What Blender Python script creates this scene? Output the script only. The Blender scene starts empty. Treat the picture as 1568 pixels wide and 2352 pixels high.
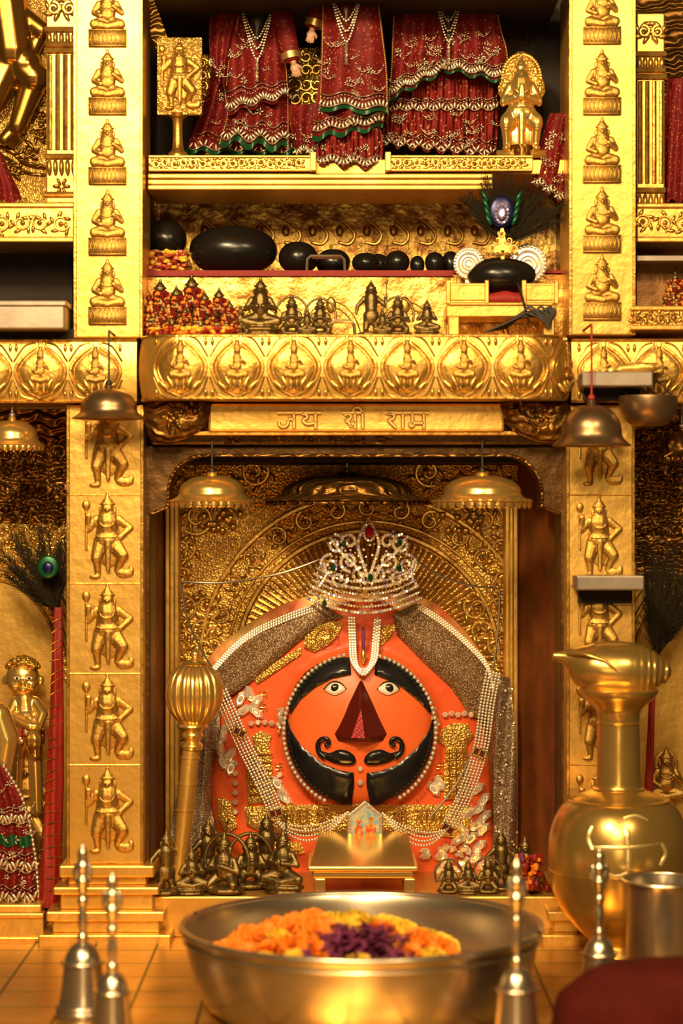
import bpy, math, random
from mathutils import Vector, Matrix, noise, geometry
R=random.Random(7)
pi=math.pi
C=bpy.context.scene.collection
bpy.context.scene.view_settings.view_transform='Standard'
def sc(Y): return (5+Y)/5000.0
def P(px,py,Y=0.0): s=sc(Y); return Vector(((px-784)*s,Y,(1176-py)*s))
def X(px,Y): return (px-784)*sc(Y)
def Z(py,Y): return (1176-py)*sc(Y)
# ---------------------------------------------------------------- materials
def M(name,col,met=0.0,rough=.5,bump=None,bs=60,bd=.3,dist=.004,col2=None,cs=15,csoft=.25,rvar=0,spec=.5,dots=None,dsc=110,dth=.18):
    m=bpy.data.materials.new(name); m.use_nodes=True; nt=m.node_tree; n=nt.nodes; l=nt.links
    b=n['Principled BSDF']; b.inputs['Base Color'].default_value=(*col,1); b.inputs['Metallic'].default_value=met
    b.inputs['Roughness'].default_value=rough; b.inputs['Specular IOR Level'].default_value=spec
    tc=n.new('ShaderNodeTexCoord')
    if col2:
        nz=n.new('ShaderNodeTexNoise'); nz.inputs['Scale'].default_value=cs; nz.inputs['Detail'].default_value=5
        l.new(tc.outputs['Object'],nz.inputs['Vector'])
        r=n.new('ShaderNodeValToRGB'); r.color_ramp.elements[0].position=.5-csoft/2; r.color_ramp.elements[1].position=.5+csoft/2
        r.color_ramp.elements[0].color=(*col2,1); r.color_ramp.elements[1].color=(*col,1)
        l.new(nz.outputs['Fac'],r.inputs['Fac']); l.new(r.outputs['Color'],b.inputs['Base Color'])
        if rvar:
            mr=n.new('ShaderNodeMapRange'); mr.inputs['To Min'].default_value=rough+rvar; mr.inputs['To Max'].default_value=max(.05,rough-rvar)
            l.new(nz.outputs['Fac'],mr.inputs['Value']); l.new(mr.outputs['Result'],b.inputs['Roughness'])
    if dots or bump=='mesh':
        if dots:
            vt=n.new('ShaderNodeTexVoronoi'); vt.inputs['Scale'].default_value=dsc; rr=n.new('ShaderNodeValToRGB'); rr.color_ramp.elements[0].position=dth; rr.color_ramp.elements[1].position=dth+.08
            rr.color_ramp.elements[0].color=(1,1,1,1); rr.color_ramp.elements[1].color=(0,0,0,1); l.new(tc.outputs['Object'],vt.inputs['Vector']); l.new(vt.outputs['Distance'],rr.inputs['Fac']); fo=rr.outputs['Color']; c2=dots
        else:
            ck=n.new('ShaderNodeTexChecker'); ck.inputs['Scale'].default_value=bs; l.new(tc.outputs['Object'],ck.inputs['Vector']); fo=ck.outputs['Fac']; c2=tuple(q*.35 for q in col)
        mx=n.new('ShaderNodeMixRGB'); l.new(fo,mx.inputs['Fac']); mx.inputs['Color2'].default_value=(*c2,1)
        if b.inputs['Base Color'].links: l.new(b.inputs['Base Color'].links[0].from_socket,mx.inputs['Color1'])
        else: mx.inputs['Color1'].default_value=(*col,1)
        l.new(mx.outputs['Color'],b.inputs['Base Color'])
    if bump:
        bn=n.new('ShaderNodeBump'); bn.inputs['Strength'].default_value=bd; bn.inputs['Distance'].default_value=dist
        if bump=='noise':
            t=n.new('ShaderNodeTexNoise'); t.inputs['Scale'].default_value=bs; t.inputs['Detail'].default_value=4; o=t.outputs['Fac']
        elif bump=='dots':
            t=n.new('ShaderNodeTexVoronoi'); t.inputs['Scale'].default_value=bs; o=t.outputs['Distance']
        elif bump=='vine':
            t=n.new('ShaderNodeTexWave'); t.wave_type='RINGS'; t.inputs['Scale'].default_value=bs; t.inputs['Distortion'].default_value=9; t.inputs['Detail'].default_value=2; t.inputs['Detail Scale'].default_value=1.2; o=t.outputs['Fac']
        elif bump=='mesh':
            t=n.new('ShaderNodeTexChecker'); t.inputs['Scale'].default_value=bs; o=t.outputs['Fac']
        elif bump=='wave':
            t=n.new('ShaderNodeTexWave'); t.inputs['Scale'].default_value=bs; t.inputs['Distortion'].default_value=2; o=t.outputs['Fac']
        elif bump=='brick':
            t=n.new('ShaderNodeTexBrick'); t.offset=0; t.inputs['Scale'].default_value=bs; t.inputs['Mortar Size'].default_value=.012
            t.inputs['Brick Width'].default_value=.5;t.inputs['Row Height'].default_value=.5
            o=t.outputs['Fac']; bn.invert=True
            mx=n.new('ShaderNodeMixRGB'); mx.inputs['Color2'].default_value=(.05,.02,.005,1); l.new(o,mx.inputs['Fac'])
            src=b.inputs['Base Color'].links[0].from_socket if b.inputs['Base Color'].links else None
            if src: l.new(src,mx.inputs['Color1'])
            else: mx.inputs['Color1'].default_value=(*col,1)
            l.new(mx.outputs['Color'],b.inputs['Base Color'])
        l.new(tc.outputs['Object'],t.inputs['Vector']); l.new(o,bn.inputs['Height']); l.new(bn.outputs['Normal'],b.inputs['Normal'])
    return m
GC=(.90,.57,.14); GD=(.58,.30,.055)
gold=M('gold_sheet',GC,.75,.37,'noise',34,.32,.005,GD,7,.7,.05)
goldh=M('gold_hammered',GC,.78,.36,'dots',170,.7,.004,GD,12,.6,.05)
golde=M('gold_embossed',GC,.8,.33,'vine',16,.6,.005,GD,14,.6,.05)
goldr=M('gold_relief',(.80,.48,.11),.82,.29,'noise',110,.3,.003,(.32,.15,.025),45,.5)
goldv=M('gold_vase_body',(.78,.46,.10),.8,.33,'noise',60,.4,.005,(.40,.19,.03),22,.5)
goldd=M('gold_dark',(.32,.155,.03),.85,.38,'vine',13,.8,.008,(.10,.04,.008),18,.5)  # dark gold; on the centre canopy this colour carries its shade
goldf=M('gold_dark_figure',(.36,.18,.035),.9,.27)
goldp=M('gold_polished',(.95,.62,.18),.85,.24,'noise',12,.12,.005)
brass=M('brass_pot',(.82,.54,.16),.85,.25,'noise',10,.15,.005,(.58,.35,.08),8,.6)
brassd=M('brass_idol',(.38,.27,.11),.9,.34,'noise',90,.3,.003,(.10,.065,.02),60,.5)
bronze=M('bronze_canopy',(.46,.29,.15),.9,.34,'noise',30,.15,.004,(.22,.13,.065),15,.5)
steel=M('steel',(.64,.54,.40),.95,.27,'noise',14,.10,.004)
steeld=M('steel_satin',(.40,.33,.27),.8,.42,'noise',40,.1,.003,(.26,.21,.17),10,.5)
silver=M('silver_gem',(.95,.85,.70),.6,.28)
gemv=M('violet_glint_gem',(.62,.52,.80),.6,.25); gemk=M('champagne_gem',(.80,.58,.30),.8,.25)
pearl=M('pearl',(.72,.61,.47),.5,.28)
silverf=M('silver_mesh_cloth',(.30,.20,.12),.5,.40,'noise',150,.4,.003,(.20,.12,.07),25,.5,dots=(.80,.66,.48),dsc=240,dth=.30)
browncl=M('brown_gold_net_cloth',(.22,.12,.055),.4,.42,'noise',150,.4,.003,(.13,.065,.025),20,.5,dots=(.62,.45,.27),dsc=260,dth=.32)
orange=M('orange_vermilion_paste',(.88,.14,.033),0,.42,'noise',30,.35,.005,(.72,.085,.02),10,.5,spec=.4)
orangel=M('orange_face_paste',(.93,.175,.04),0,.36,'noise',18,.2,.003,(.84,.135,.03),8,.5,spec=.4)
orangeg=M('vermilion_stained_gold',(.66,.13,.04),.3,.45,'noise',40,.4,.005,(.78,.46,.12),9,.18)
black=M('glossy_black_paint',(.005,.005,.006),0,.22,'noise',15,.15,.003,(.014,.014,.016),12,.3,spec=.5)
stone=M('black_river_stone',(.006,.0055,.005),0,.26,'noise',25,.1,.003,(.014,.012,.009),10,.5,spec=.4)
white=M('enamel_white',(.88,.80,.66),0,.3)
maroon=M('maroon_enamel',(.10,.010,.006),.0,.25)
redlat=M('red_lattice',(.60,.03,.04),.2,.3,'mesh',180,.8,.003)
redcl=M('red_bandhani_cloth',(.20,.010,.010),0,.62,'noise',60,.4,.004,(.11,.005,.006),40,.5,dots=(.40,.14,.08),dsc=120,spec=.2)
redpl=M('red_pleated_cloth',(.26,.016,.010),0,.6,'wave',26,.8,.006,(.15,.008,.008),40,.5,dots=(.5,.22,.12),dsc=85,spec=.2)
redsh=M('red_shelf_cloth',(.30,.012,.008),0,.65,'noise',80,.4,.003)
redfg=M('dark_red_velvet',(.085,.009,.005),0,.85,'noise',70,.6,.005,(.05,.005,.003),14,.5,spec=.12)
green=M('green_satin',(.006,.075,.025),.1,.4,'noise',60,.3,.003)
silvth=M('silver_thread',(.62,.50,.36),.8,.34,'noise',250,.5,.002)
goldth=M('gold_thread',(.7,.42,.14),.8,.35)
redst=M('red_wrapped_cloth',(.36,.02,.010),0,.5,'wave',14,.7,.006,(.22,.010,.006),20,.5)
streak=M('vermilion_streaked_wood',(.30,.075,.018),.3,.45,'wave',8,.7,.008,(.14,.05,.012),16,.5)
pink=M('marble_skin',(.50,.26,.16),0,.4)
dark=M('dark_recess',(.02,.009,.003),.2,.7,'noise',20,.4,.01)  # near-black tone that also puts the dark of voids into the colour
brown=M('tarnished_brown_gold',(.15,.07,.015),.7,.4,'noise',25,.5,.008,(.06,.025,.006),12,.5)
flooor=M('gold_tile_floor',(.74,.42,.10),.75,.30,'brick',3.6,.6,.004,(.46,.22,.04),7,.5)
feath=M('peacock_barbs',(.016,.011,.004),0,.7,spec=.1)
fegreen=M('peacock_green',(.006,.09,.035),.4,.35); feblue=M('peacock_blue',(.006,.010,.07),.4,.3)
mor=M('marigold_orange',(.90,.25,.010),0,.6); mye=M('marigold_yellow',(.88,.58,.04),0,.6); mpu=M('purple_petals',(.13,.014,.055),0,.6,None,0,0,.004,(.21,.03,.11),30,.4)
ruby=M('ruby',(.4,.005,.01),.3,.1); emer=M('emerald',(.005,.07,.025),.3,.1)
cable=M('black_cord',(.02,.012,.008),0,.4)
redth=M('red_thread',(.35,.02,.015),0,.6)
picA=M('picture_cream',(.62,.5,.3),0,.3,None,0,0,.004,(.2,.42,.45),70,.2); picB=M('picture_red',(.6,.06,.03),0,.3,None,0,0,.004,(.7,.4,.05),90,.2)
# ---------------------------------------------------------------- mesh builder
_sph={}
def usph(seg,ring):
    k=(seg,ring)
    if k in _sph: return _sph[k]
    v=[(0,0,1)]; f=[]
    for i in range(1,ring):
        a=pi*i/ring
        for j in range(seg):
            b=2*pi*j/seg; v.append((math.sin(a)*math.cos(b),math.sin(a)*math.sin(b),math.cos(a)))
    v.append((0,0,-1)); L=len(v)-1
    for j in range(seg): f.append((0,1+j,1+(j+1)%seg))
    for i in range(ring-2):
        for j in range(seg):
            a=1+i*seg+j; b=1+i*seg+(j+1)%seg; f.append((a,a+seg,b+seg,b))
    for j in range(seg): f.append((L,1+(ring-2)*seg+(j+1)%seg,1+(ring-2)*seg+j))
    _sph[k]=(v,f); return _sph[k]
def cat(pts,n=8,closed=False):
    p=[Vector(q) for q in pts]; o=[]; N=len(p)
    rng=range(N if closed else N-1)
    for i in rng:
        if closed: a,b,c,d=p[i-1],p[i],p[(i+1)%N],p[(i+2)%N]
        else: a=p[max(i-1,0)];b=p[i];c=p[i+1];d=p[min(i+2,N-1)]
        for k in range(n):
            t=k/n; o.append(.5*((2*b)+(c-a)*t+(2*a-5*b+4*c-d)*t*t+(3*b-a-3*c+d)*t**3))
    if not closed: o.append(p[-1])
    return o
class MB:
    def __init__(s): s.v=[];s.f=[];s.m=[];s.mi=0
    def add(s,vs,fs):
        b=len(s.v); s.v+=[tuple(q) for q in vs]; s.f+=[tuple(i+b for i in f) for f in fs]; s.m+=[s.mi]*len(fs); return s
    def merge(s,o):
        b=len(s.v); s.v+=list(o.v); s.f+=[tuple(i+b for i in f) for f in o.f]; s.m+=[x+s.mi for x in o.m]; return s
    def box(s,x0,x1,y0,y1,z0,z1):
        return s.add([(x0,y0,z0),(x1,y0,z0),(x1,y1,z0),(x0,y1,z0),(x0,y0,z1),(x1,y0,z1),(x1,y1,z1),(x0,y1,z1)],
            [(0,3,2,1),(4,5,6,7),(0,1,5,4),(1,2,6,5),(2,3,7,6),(3,0,4,7)])
    def pbox(s,x0,x1,p0,p1,Y0,Y1):
        return s.box(X(x0,Y0),X(x1,Y0),Y0,Y1,Z(p1,Y0),Z(p0,Y0))
    def poly(s,pts,Y0,Y1):
        f=[P(a,b,Y0) for a,b in pts]; n=len(f); v=f+[Vector((q.x,Y1,q.z)) for q in f]
        return s.add(v,[tuple(range(n)),tuple(range(2*n-1,n-1,-1))]+[(i,i+n,(i+1)%n+n,(i+1)%n) for i in range(n)])
    def ell(s,c,r,seg=12,ring=8,rot=None):
        v,f=usph(seg,ring); c=Vector(c)
        if isinstance(r,(int,float)): r=(r,r,r)
        if rot: return s.add([c+rot@Vector((q[0]*r[0],q[1]*r[1],q[2]*r[2])) for q in v],f)
        return s.add([(c.x+q[0]*r[0],c.y+q[1]*r[1],c.z+q[2]*r[2]) for q in v],f)
    def tube(s,pts,r,n=6,closed=False,flat=1):
        p=[Vector(q) for q in pts]; N=len(p)
        rr=r if isinstance(r,(list,tuple)) else [r]*N
        vs=[];fs=[]; up=Vector((0,1,0))
        for i in range(N):
            if closed: t=p[(i+1)%N]-p[i-1]
            else: t=p[min(i+1,N-1)]-p[max(i-1,0)]
            if t.length<1e-9: t=Vector((0,0,1))
            t.normalize(); u=up if abs(t.dot(up))<.95 else Vector((1,0,0))
            a=t.cross(u).normalized(); b=a.cross(t).normalized()
            for k in range(n):
                an=2*pi*k/n; vs.append(p[i]+(a*math.cos(an)+b*math.sin(an)*flat)*rr[i])
        for i in range(N if closed else N-1):
            j=(i+1)%N
            for k in range(n): fs.append((i*n+k,i*n+(k+1)%n,j*n+(k+1)%n,j*n+k))
        if not closed: fs.append(tuple(range(n-1,-1,-1))); fs.append(tuple((N-1)*n+k for k in range(n)))
        return s.add(vs,fs)
    def cap(s,a,b,r1,r2,seg=10):
        a=Vector(a);b=Vector(b); s.tube([a,b],[r1,r2],seg); s.ell(a,r1,seg,6); s.ell(b,r2,seg,6); return s
    def lathe(s,prof,c,n=32,mod=None,sy=1):
        vs=[];fs=[];c=Vector(c);N=len(prof)
        for i,(r,z) in enumerate(prof):
            for k in range(n):
                a=2*pi*k/n; q=r*(mod(a,i/(N-1)) if mod else 1); vs.append((c.x+q*math.cos(a),c.y+q*math.sin(a)*sy,c.z+z))
        for i in range(N-1):
            for k in range(n): fs.append((i*n+k,i*n+(k+1)%n,(i+1)*n+(k+1)%n,(i+1)*n+k))
        fs.append(tuple(range(n-1,-1,-1))); fs.append(tuple((N-1)*n+k for k in range(n)))
        return s.add(vs,fs)
    def plathe(s,cx,Y,prof,n=32,mod=None,sm=3,sy=1):
        k=sc(Y); pr=[(q[0]*k,Z(q[1],Y)) for q in prof]
        if sm: pr=[(max(q.x,.0001),q.y) for q in cat([(a,b) for a,b in pr],sm)]
        return s.lathe(pr,(X(cx,Y),Y,0),n,mod,sy)
    def leaf(s,c,ang,L,W,T):
        return s.ell(c,(L,T,W),8,6,Matrix.Rotation(-ang,3,'Y'))
    def beads(s,pts,r,gap=None,low=True,f=1):
        gap=gap or r*2.05; d=0; p=[Vector(q) for q in pts]; nxt=0
        for i in range(len(p)-1):
            L=(p[i+1]-p[i]).length
            while nxt<=d+L and L>0:
                q=p[i].lerp(p[i+1],(nxt-d)/L); s.ell(q,(r,r*f,r),6 if low else 10,4 if low else 7); nxt+=gap
            d+=L
        return s
    def gem(s,c,r,ang=0,L=1.0,tilt=.5):
        c=Vector(c);v=[];f=[];n=6; tx=R.uniform(-tilt,tilt);tz=R.uniform(-tilt,tilt)
        for k in range(n):
            a=2*pi*k/n; x=math.cos(a)*r*L;z=math.sin(a)*r; v.append(c+Vector((x*math.cos(ang)-z*math.sin(ang),0,x*math.sin(ang)+z*math.cos(ang))))
        for k in range(n): q=(v[k]-c)*.6; v.append(c+q+Vector((0,-r*.6+q.x*tx+q.z*tz,0)))
        for k in range(n): f.append((k,(k+1)%n,n+(k+1)%n,n+k))
        f.append(tuple(range(n,2*n))); return s.add(v,f)
    def scroll(s,c,r,a0,turns,d,tr,leaves=True):
        c=Vector(c); pts=[];N=int(22*turns)
        for i in range(N+1):
            t=i/N; q=r*(1-.82*t); a=a0+d*t*turns*2*pi; pts.append(c+Vector((q*math.cos(a),0,q*math.sin(a))))
        s.tube(pts,[tr*(1-.4*i/N) for i in range(N+1)],6)
        s.ell(pts[-1],tr*1.9,8,6)
        if leaves:
            for i in range(2,N-2,4):
                a=a0+d*i/N*turns*2*pi; q=pts[i]+Vector((math.cos(a),0,math.sin(a)))*tr*2.2
                s.leaf(q,a+d*.8,tr*3.0,tr*1.3,tr*.9)
        return s
def inpoly(x,y,pts):
    c=False;n=len(pts);j=n-1
    for i in range(n):
        a=pts[i];b=pts[j]
        if (a[1]>y)!=(b[1]>y) and x<(b[0]-a[0])*(y-a[1])/(b[1]-a[1])+a[0]: c=not c
        j=i
    return c
def edist(x,y,pts):
    m=1e9;n=len(pts)
    for i in range(n):
        ax,ay=pts[i][0],pts[i][1];bx,by=pts[(i+1)%n][0],pts[(i+1)%n][1]; dx=bx-ax;dy=by-ay
        t=max(0,min(1,((x-ax)*dx+(y-ay)*dy)/(dx*dx+dy*dy+1e-9))); q=math.hypot(x-ax-t*dx,y-ay-t*dy)
        if q<m:m=q
    return m
def patch(mb,pts,yf,puff=.01,w=20,step=12,back=.02,smooth=True):
    """domed sheet over an outline, yf -> depth, with a rim going back"""
    if smooth: pts=[(q.x,q.y) for q in cat([(a,b) for a,b in pts],4,True)]
    bd=[]; n=len(pts)
    for i in range(n):
        a=pts[i];b=pts[(i+1)%n];L=math.hypot(b[0]-a[0],b[1]-a[1]);k=max(1,int(L/step))
        for j in range(k): bd.append((a[0]+(b[0]-a[0])*j/k,a[1]+(b[1]-a[1])*j/k))
    xs=[p[0] for p in bd];ys=[p[1] for p in bd];inn=[]
    y=min(ys)+step*.5;row=0
    while y<max(ys):
        x=min(xs)+(step*.5 if row%2 else 0)
        while x<max(xs):
            if inpoly(x,y,bd) and edist(x,y,bd)>step*.45: inn.append((x,y))
            x+=step
        y+=step*.87;row+=1
    allp=bd+inn; nb=len(bd)
    r=geometry.delaunay_2d_cdt([Vector(p) for p in allp],[(i,(i+1)%nb) for i in range(nb)],[],1,1e-5)
    vs=[]
    for q in r[0]:
        d=min(1,edist(q.x,q.y,bd)/w); h=puff*math.sqrt(max(0,1-(1-d)**2)); vs.append(P(q.x,q.y,yf(q.x,q.y)-h))
    fs=[]
    for f in r[2]:
        a,b,c=[r[0][i] for i in f[:3]]
        if not inpoly((a.x+b.x+c.x)/3,(a.y+b.y+c.y)/3,bd): continue
        fs.append(tuple(f))
    vv=[]
    for q in bd: p=P(q[0],q[1],yf(*q)); vv+=[p,p+Vector((0,back,0))]
    mb.add(vs,fs)
    mb.add(vv,[(2*i,2*i+1,(2*i+3)%(2*nb),(2*i+2)%(2*nb)) for i in range(nb)])
    return mb
# ---------------------------------------------------------------- object helpers
WL={}
def mesh_from(name,mb,mats,off=Vector((0,0,0)),smooth=True):
    me=bpy.data.meshes.new(name); me.from_pydata([(q[0]-off.x,q[1]-off.y,q[2]-off.z) for q in mb.v],[],mb.f)
    mats=mats if isinstance(mats,(list,tuple)) else [mats]
    for m in mats: me.materials.append(m)
    if len(mats)>1: me.polygons.foreach_set('material_index',mb.m)
    me.validate(); me.update()
    if smooth: me.shade_smooth()
    else: me.shade_flat()
    return me
def base(mb):
    xs=[q[0] for q in mb.v];ys=[q[1] for q in mb.v];zs=[q[2] for q in mb.v]
    return Vector(((min(xs)+max(xs))/2,(min(ys)+max(ys))/2,min(zs)))
def tag(o,label=None,cat_=None,group=None,kind=None):
    if label:o['label']=label
    if cat_:o['category']=cat_
    if group:o['group']=group
    if kind:o['kind']=kind
    return o
def ob(name,mb,mats,parent=None,smooth=True,bevel=0,label=None,cat_=None,group=None,kind=None,auto=True):
    off=base(mb); pl=WL[parent.name] if parent else Vector((0,0,0))
    o=bpy.data.objects.new(name,mesh_from(name,mb,mats,off,smooth)); C.objects.link(o)
    if parent: o.parent=parent
    o.location=off-pl; WL[o.name]=off
    if bevel:
        b=o.modifiers.new('b','BEVEL'); b.width=bevel; b.segments=2; b.limit_method='ANGLE'; b.angle_limit=.7
    if smooth and auto and len(mb.f):
        es=o.modifiers.new('e','EDGE_SPLIT'); es.split_angle=.75
    tag(o,label,cat_,group,kind); return o
def T(name,loc,label,cat_,group=None,rz=0):
    o=bpy.data.objects.new(name,None); C.objects.link(o); o.location=loc; o.rotation_euler.z=rz; o.empty_display_size=.02
    WL[o.name]=Vector(loc); return tag(o,label,cat_,group)
def fuse(mb,voxel):
    me=mesh_from('tmp',mb,gold); o=bpy.data.objects.new('tmp',me); C.objects.link(o)
    r=o.modifiers.new('r','REMESH'); r.mode='VOXEL'; r.voxel_size=voxel
    s=o.modifiers.new('s','SMOOTH'); s.iterations=2; s.factor=.5
    dg=bpy.context.evaluated_depsgraph_get(); e=o.evaluated_get(dg); m2=bpy.data.meshes.new_from_object(e)
    out=MB(); out.add([tuple(v.co) for v in m2.vertices],[tuple(p.vertices) for p in m2.polygons])
    bpy.data.objects.remove(o); bpy.data.meshes.remove(me); bpy.data.meshes.remove(m2); return out
def link(name,me,parent=None,loc=(0,0,0),scale=1,rz=0,**k):
    o=bpy.data.objects.new(name,me); C.objects.link(o); o.location=loc
    if isinstance(scale,(int,float)): scale=(scale,)*3
    o.scale=scale; o.rotation_euler.z=rz
    if parent: o.parent=parent; o.location=Vector(loc)-WL[parent.name]
    WL[o.name]=Vector(loc)
    tag(o,k.get('label'),k.get('cat_'),k.get('group')); return o
# ---------------------------------------------------------------- figure templates (unit height)
def head(m,z,s=1,crown=True,y=0):
    m.ell((0,y-.015,z),(.062*s,.058*s,.075*s))
    m.ell((0,y-.075*s,z-.005),(.014*s,.02*s,.025*s)); m.ell((0,y-.062*s,z-.04*s),(.026*s,.014*s,.01*s))
    for q in(-1,1): m.ell((q*.07*s,y,z-.01),(.018*s,.02*s,.035*s)); m.ell((q*.026*s,y-.066*s,z+.015*s),(.015*s,.008*s,.009*s),8,5)
    if crown:
        m.cap((0,y,z+.06*s),(0,y,z+.12*s),.055*s,.022*s); m.ell((0,y,z+.055*s),(.078*s,.065*s,.018*s)); m.ell((0,y,z+.145*s),.018*s)
def fig_mace():
    m=MB(); head(m,.80,1.3)
    m.cap((0,0,.67),(0,0,.54),.14,.12); m.ell((0,-.05,.66),(.12,.07,.05)); m.ell((0,-.02,.46),(.17,.12,.10)); m.ell((0,-.10,.47),(.12,.03,.018)); m.ell((0,-.11,.6),(.07,.03,.015))
    m.cap((-.14,0,.69),(-.24,0,.58),.055,.045); m.cap((-.24,0,.58),(-.24,-.05,.72),.042,.036); m.ell((-.24,-.06,.73),(.045,.03,.035))
    m.cap((-.27,-.03,.34),(-.27,-.03,.82),.018,.018); m.ell((-.27,-.03,.86),(.055,.05,.06))
    m.cap((.14,0,.69),(.29,0,.59),.055,.045); m.cap((.29,0,.59),(.16,-.07,.48),.042,.036)
    m.cap((-.08,0,.42),(-.14,-.05,.24),.105,.075); m.cap((-.14,-.05,.24),(-.12,0,.04),.06,.04); m.ell((-.16,-.03,.02),(.075,.05,.025))
    m.cap((.07,0,.42),(.20,-.08,.27),.105,.075); m.cap((.20,-.08,.27),(.12,0,.10),.065,.042); m.ell((.22,-.01,.06),(.12,.05,.055)); m.ell((.30,-.01,.09),(.04,.04,.06))
    m.cap((.01,-.10,.44),(.01,-.10,.10),.05,.028); m.ell((.02,0,.28),(.12,.05,.16))
    m.ell((0,.04,.82),(.14,.02,.15))
    for q in(-1,1): m.cap((q*.11,.02,.62),(q*.18,.02,.22),.03,.02)
    f=fuse(m,.011)
    f.tube([(.085*math.cos(a),-.13-.02*math.sin(a),.66-.06*math.sin(a)) for a in [pi*i/10 for i in range(11)]],.010,5)
    f.tube([(.13*math.cos(a),-.115-.03*math.sin(a),.50-.02*math.sin(a)) for a in [pi*i/10 for i in range(11)]],.012,5)
    return f
def fig_seat(plinth=True,halo=False):
    m=MB(); head(m,.79,1.45)
    m.cap((0,0,.66),(0,0,.5),.125,.13); m.ell((0,-.06,.5),(.12,.09,.10)); m.ell((0,-.08,.66),(.10,.05,.02))
    for q in(-1,1):
        m.cap((q*.14,0,.67),(q*.22,-.02,.53),.052,.045); m.cap((q*.22,-.02,.53),(q*.10,-.13,.47 if q<0 else .62),.042,.036)
        m.cap((q*.08,-.02,.38),(q*.21,-.08,.35),.09,.075); m.cap((q*.21,-.08,.35),(-q*.02,-.14,.31),.065,.05)
    if plinth: m.ell((0,0,.28),(.26,.12,.05))
    else: m.cap((-.08,-.05,.3),(-.09,-.04,.06),.06,.035); m.cap((.08,-.05,.3),(.09,-.04,.06),.06,.035)
    if halo: m.ell((0,.05,.78),(.19,.025,.2))
    f=fuse(m,.012)
    f.tube([(.085*math.cos(a),-.135-.02*math.sin(a),.64-.06*math.sin(a)) for a in [pi*i/10 for i in range(11)]],.010,5)
    if plinth:
        w=.30; f.box(-w,w,-.09,.05,0,.26)
        for i in range(9):
            a=-w+.035+i*.066; f.tube([(a-.03,-.092,.02),(a+.03,-.092,.24)],.008,4); f.tube([(a+.03,-.092,.02),(a-.03,-.092,.24)],.008,4)
        f.tube([(-w,-.092,.255),(w,-.092,.255)],.014,5); f.tube([(-w,-.092,.01),(w,-.092,.01)],.014,5)
    return f
def fig_idol(kind):
    m=MB()
    if kind==0:
        head(m,.76,1.5); m.cap((0,0,.62),(0,0,.45),.14,.14)
        for q in(-1,1):
            m.cap((q*.15,0,.62),(q*.25,-.02,.46),.055,.046); m.cap((q*.25,-.02,.46),(q*.05,-.15,.50),.042,.034)
            m.cap((q*.07,0,.32),(q*.29,-.08,.25),.10,.08); m.cap((q*.29,-.08,.25),(-q*.04,-.14,.2),.07,.05)
        m.ell((0,0,.12),(.36,.22,.07)); m.ell((0,0,.04),(.32,.2,.05))
    elif kind==1:
        head(m,.80,1.3); m.cap((0,0,.68),(0,0,.48),.12,.11); m.ell((0,0,.36),(.15,.11,.15))
        for q in(-1,1):
            m.cap((q*.12,0,.68),(q*.24,0,.55),.048,.04); m.cap((q*.24,0,.55),(q*.26,-.05,.72 if q>0 else .42),.036,.032)
            m.cap((q*.06,0,.34),(q*.10,0,.12),.08,.055); m.ell((q*.10,-.04,.1),(.05,.08,.03))
        m.ell((0,0,.05),(.26,.2,.06)); m.cap((.27,-.05,.3),(.27,-.05,.95),.016,.016); m.ell((.27,-.05,.97),(.04,.02,.04))
    else:
        head(m,.70,1.6); m.cap((0,0,.53),(0,.02,.35),.15,.16)
        for q in(-1,1):
            m.cap((q*.16,0,.53),(q*.25,-.06,.36),.058,.048); m.cap((q*.25,-.06,.36),(q*.02,-.17,.46),.042,.036)
            m.cap((q*.10,0,.28),(q*.20,-.13,.16),.10,.075)
        m.ell((0,0,.07),(.34,.24,.08))
        pts=[(.37*math.cos(a),.10,.5+.42*math.sin(a)) for a in [pi*i/12-.3 for i in range(0,16)]]
        for i in range(len(pts)-1): m.cap(pts[i],pts[i+1],.035,.035,6)
    return fuse(m,.014)
seat_f=fig_seat(); mace_f=fig_mace(); seat_h=fig_seat(False,True)
me_seat=mesh_from('relief_seat',seat_f,goldr); me_mace=mesh_from('relief_mace',mace_f,goldr); me_halo=mesh_from('relief_halo',seat_h,goldr)
idols=[fig_idol(i) for i in range(3)]
me_idol=[mesh_from('idol%d'%i,idols[i],brassd) for i in range(3)]
# ---------------------------------------------------------------- setting
Zf=-.98
m=MB().box(-1.3,1.3,-2.0,.62,Zf-.04,Zf); ob('floor',m,flooor,kind='structure',smooth=False)
m=MB().box(-1.3,1.3,.62,.68,Zf,1.5); ob('wall_back',m,goldd,kind='structure',smooth=False)
m=MB().box(X(345,-.1),X(1292,-.1),-.12,.62,1.175,1.24); ob('shade_valance',m,dark,kind='structure',smooth=False)  # unseen valance added above the frame to shade the niche top
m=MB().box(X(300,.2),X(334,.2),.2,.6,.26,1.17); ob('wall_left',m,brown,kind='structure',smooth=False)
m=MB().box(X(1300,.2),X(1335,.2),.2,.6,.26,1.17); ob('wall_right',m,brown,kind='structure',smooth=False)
def slant(name,xa,xb,ya,yb):
    m=MB(); a=X(xa,ya);b=X(xb,yb);d=.02 if xb<784 else -.02
    z0,z1=Zf,Z(1000,.2)
    m.add([(a,ya,z0),(b,yb,z0),(b-d,yb,z0),(a-d,ya,z0),(a,ya,z1),(b,yb,z1),(b-d,yb,z1),(a-d,ya,z1)],[(0,1,2,3),(4,5,6,7),(0,1,5,4),(1,2,6,5),(2,3,7,6),(3,0,4,7)])
    return ob(name,m,streak,kind='structure',smooth=False)
slant('wall_niche_left',338,378,.21,.46); slant('wall_niche_right',1292,1188,.21,.46)
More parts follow.
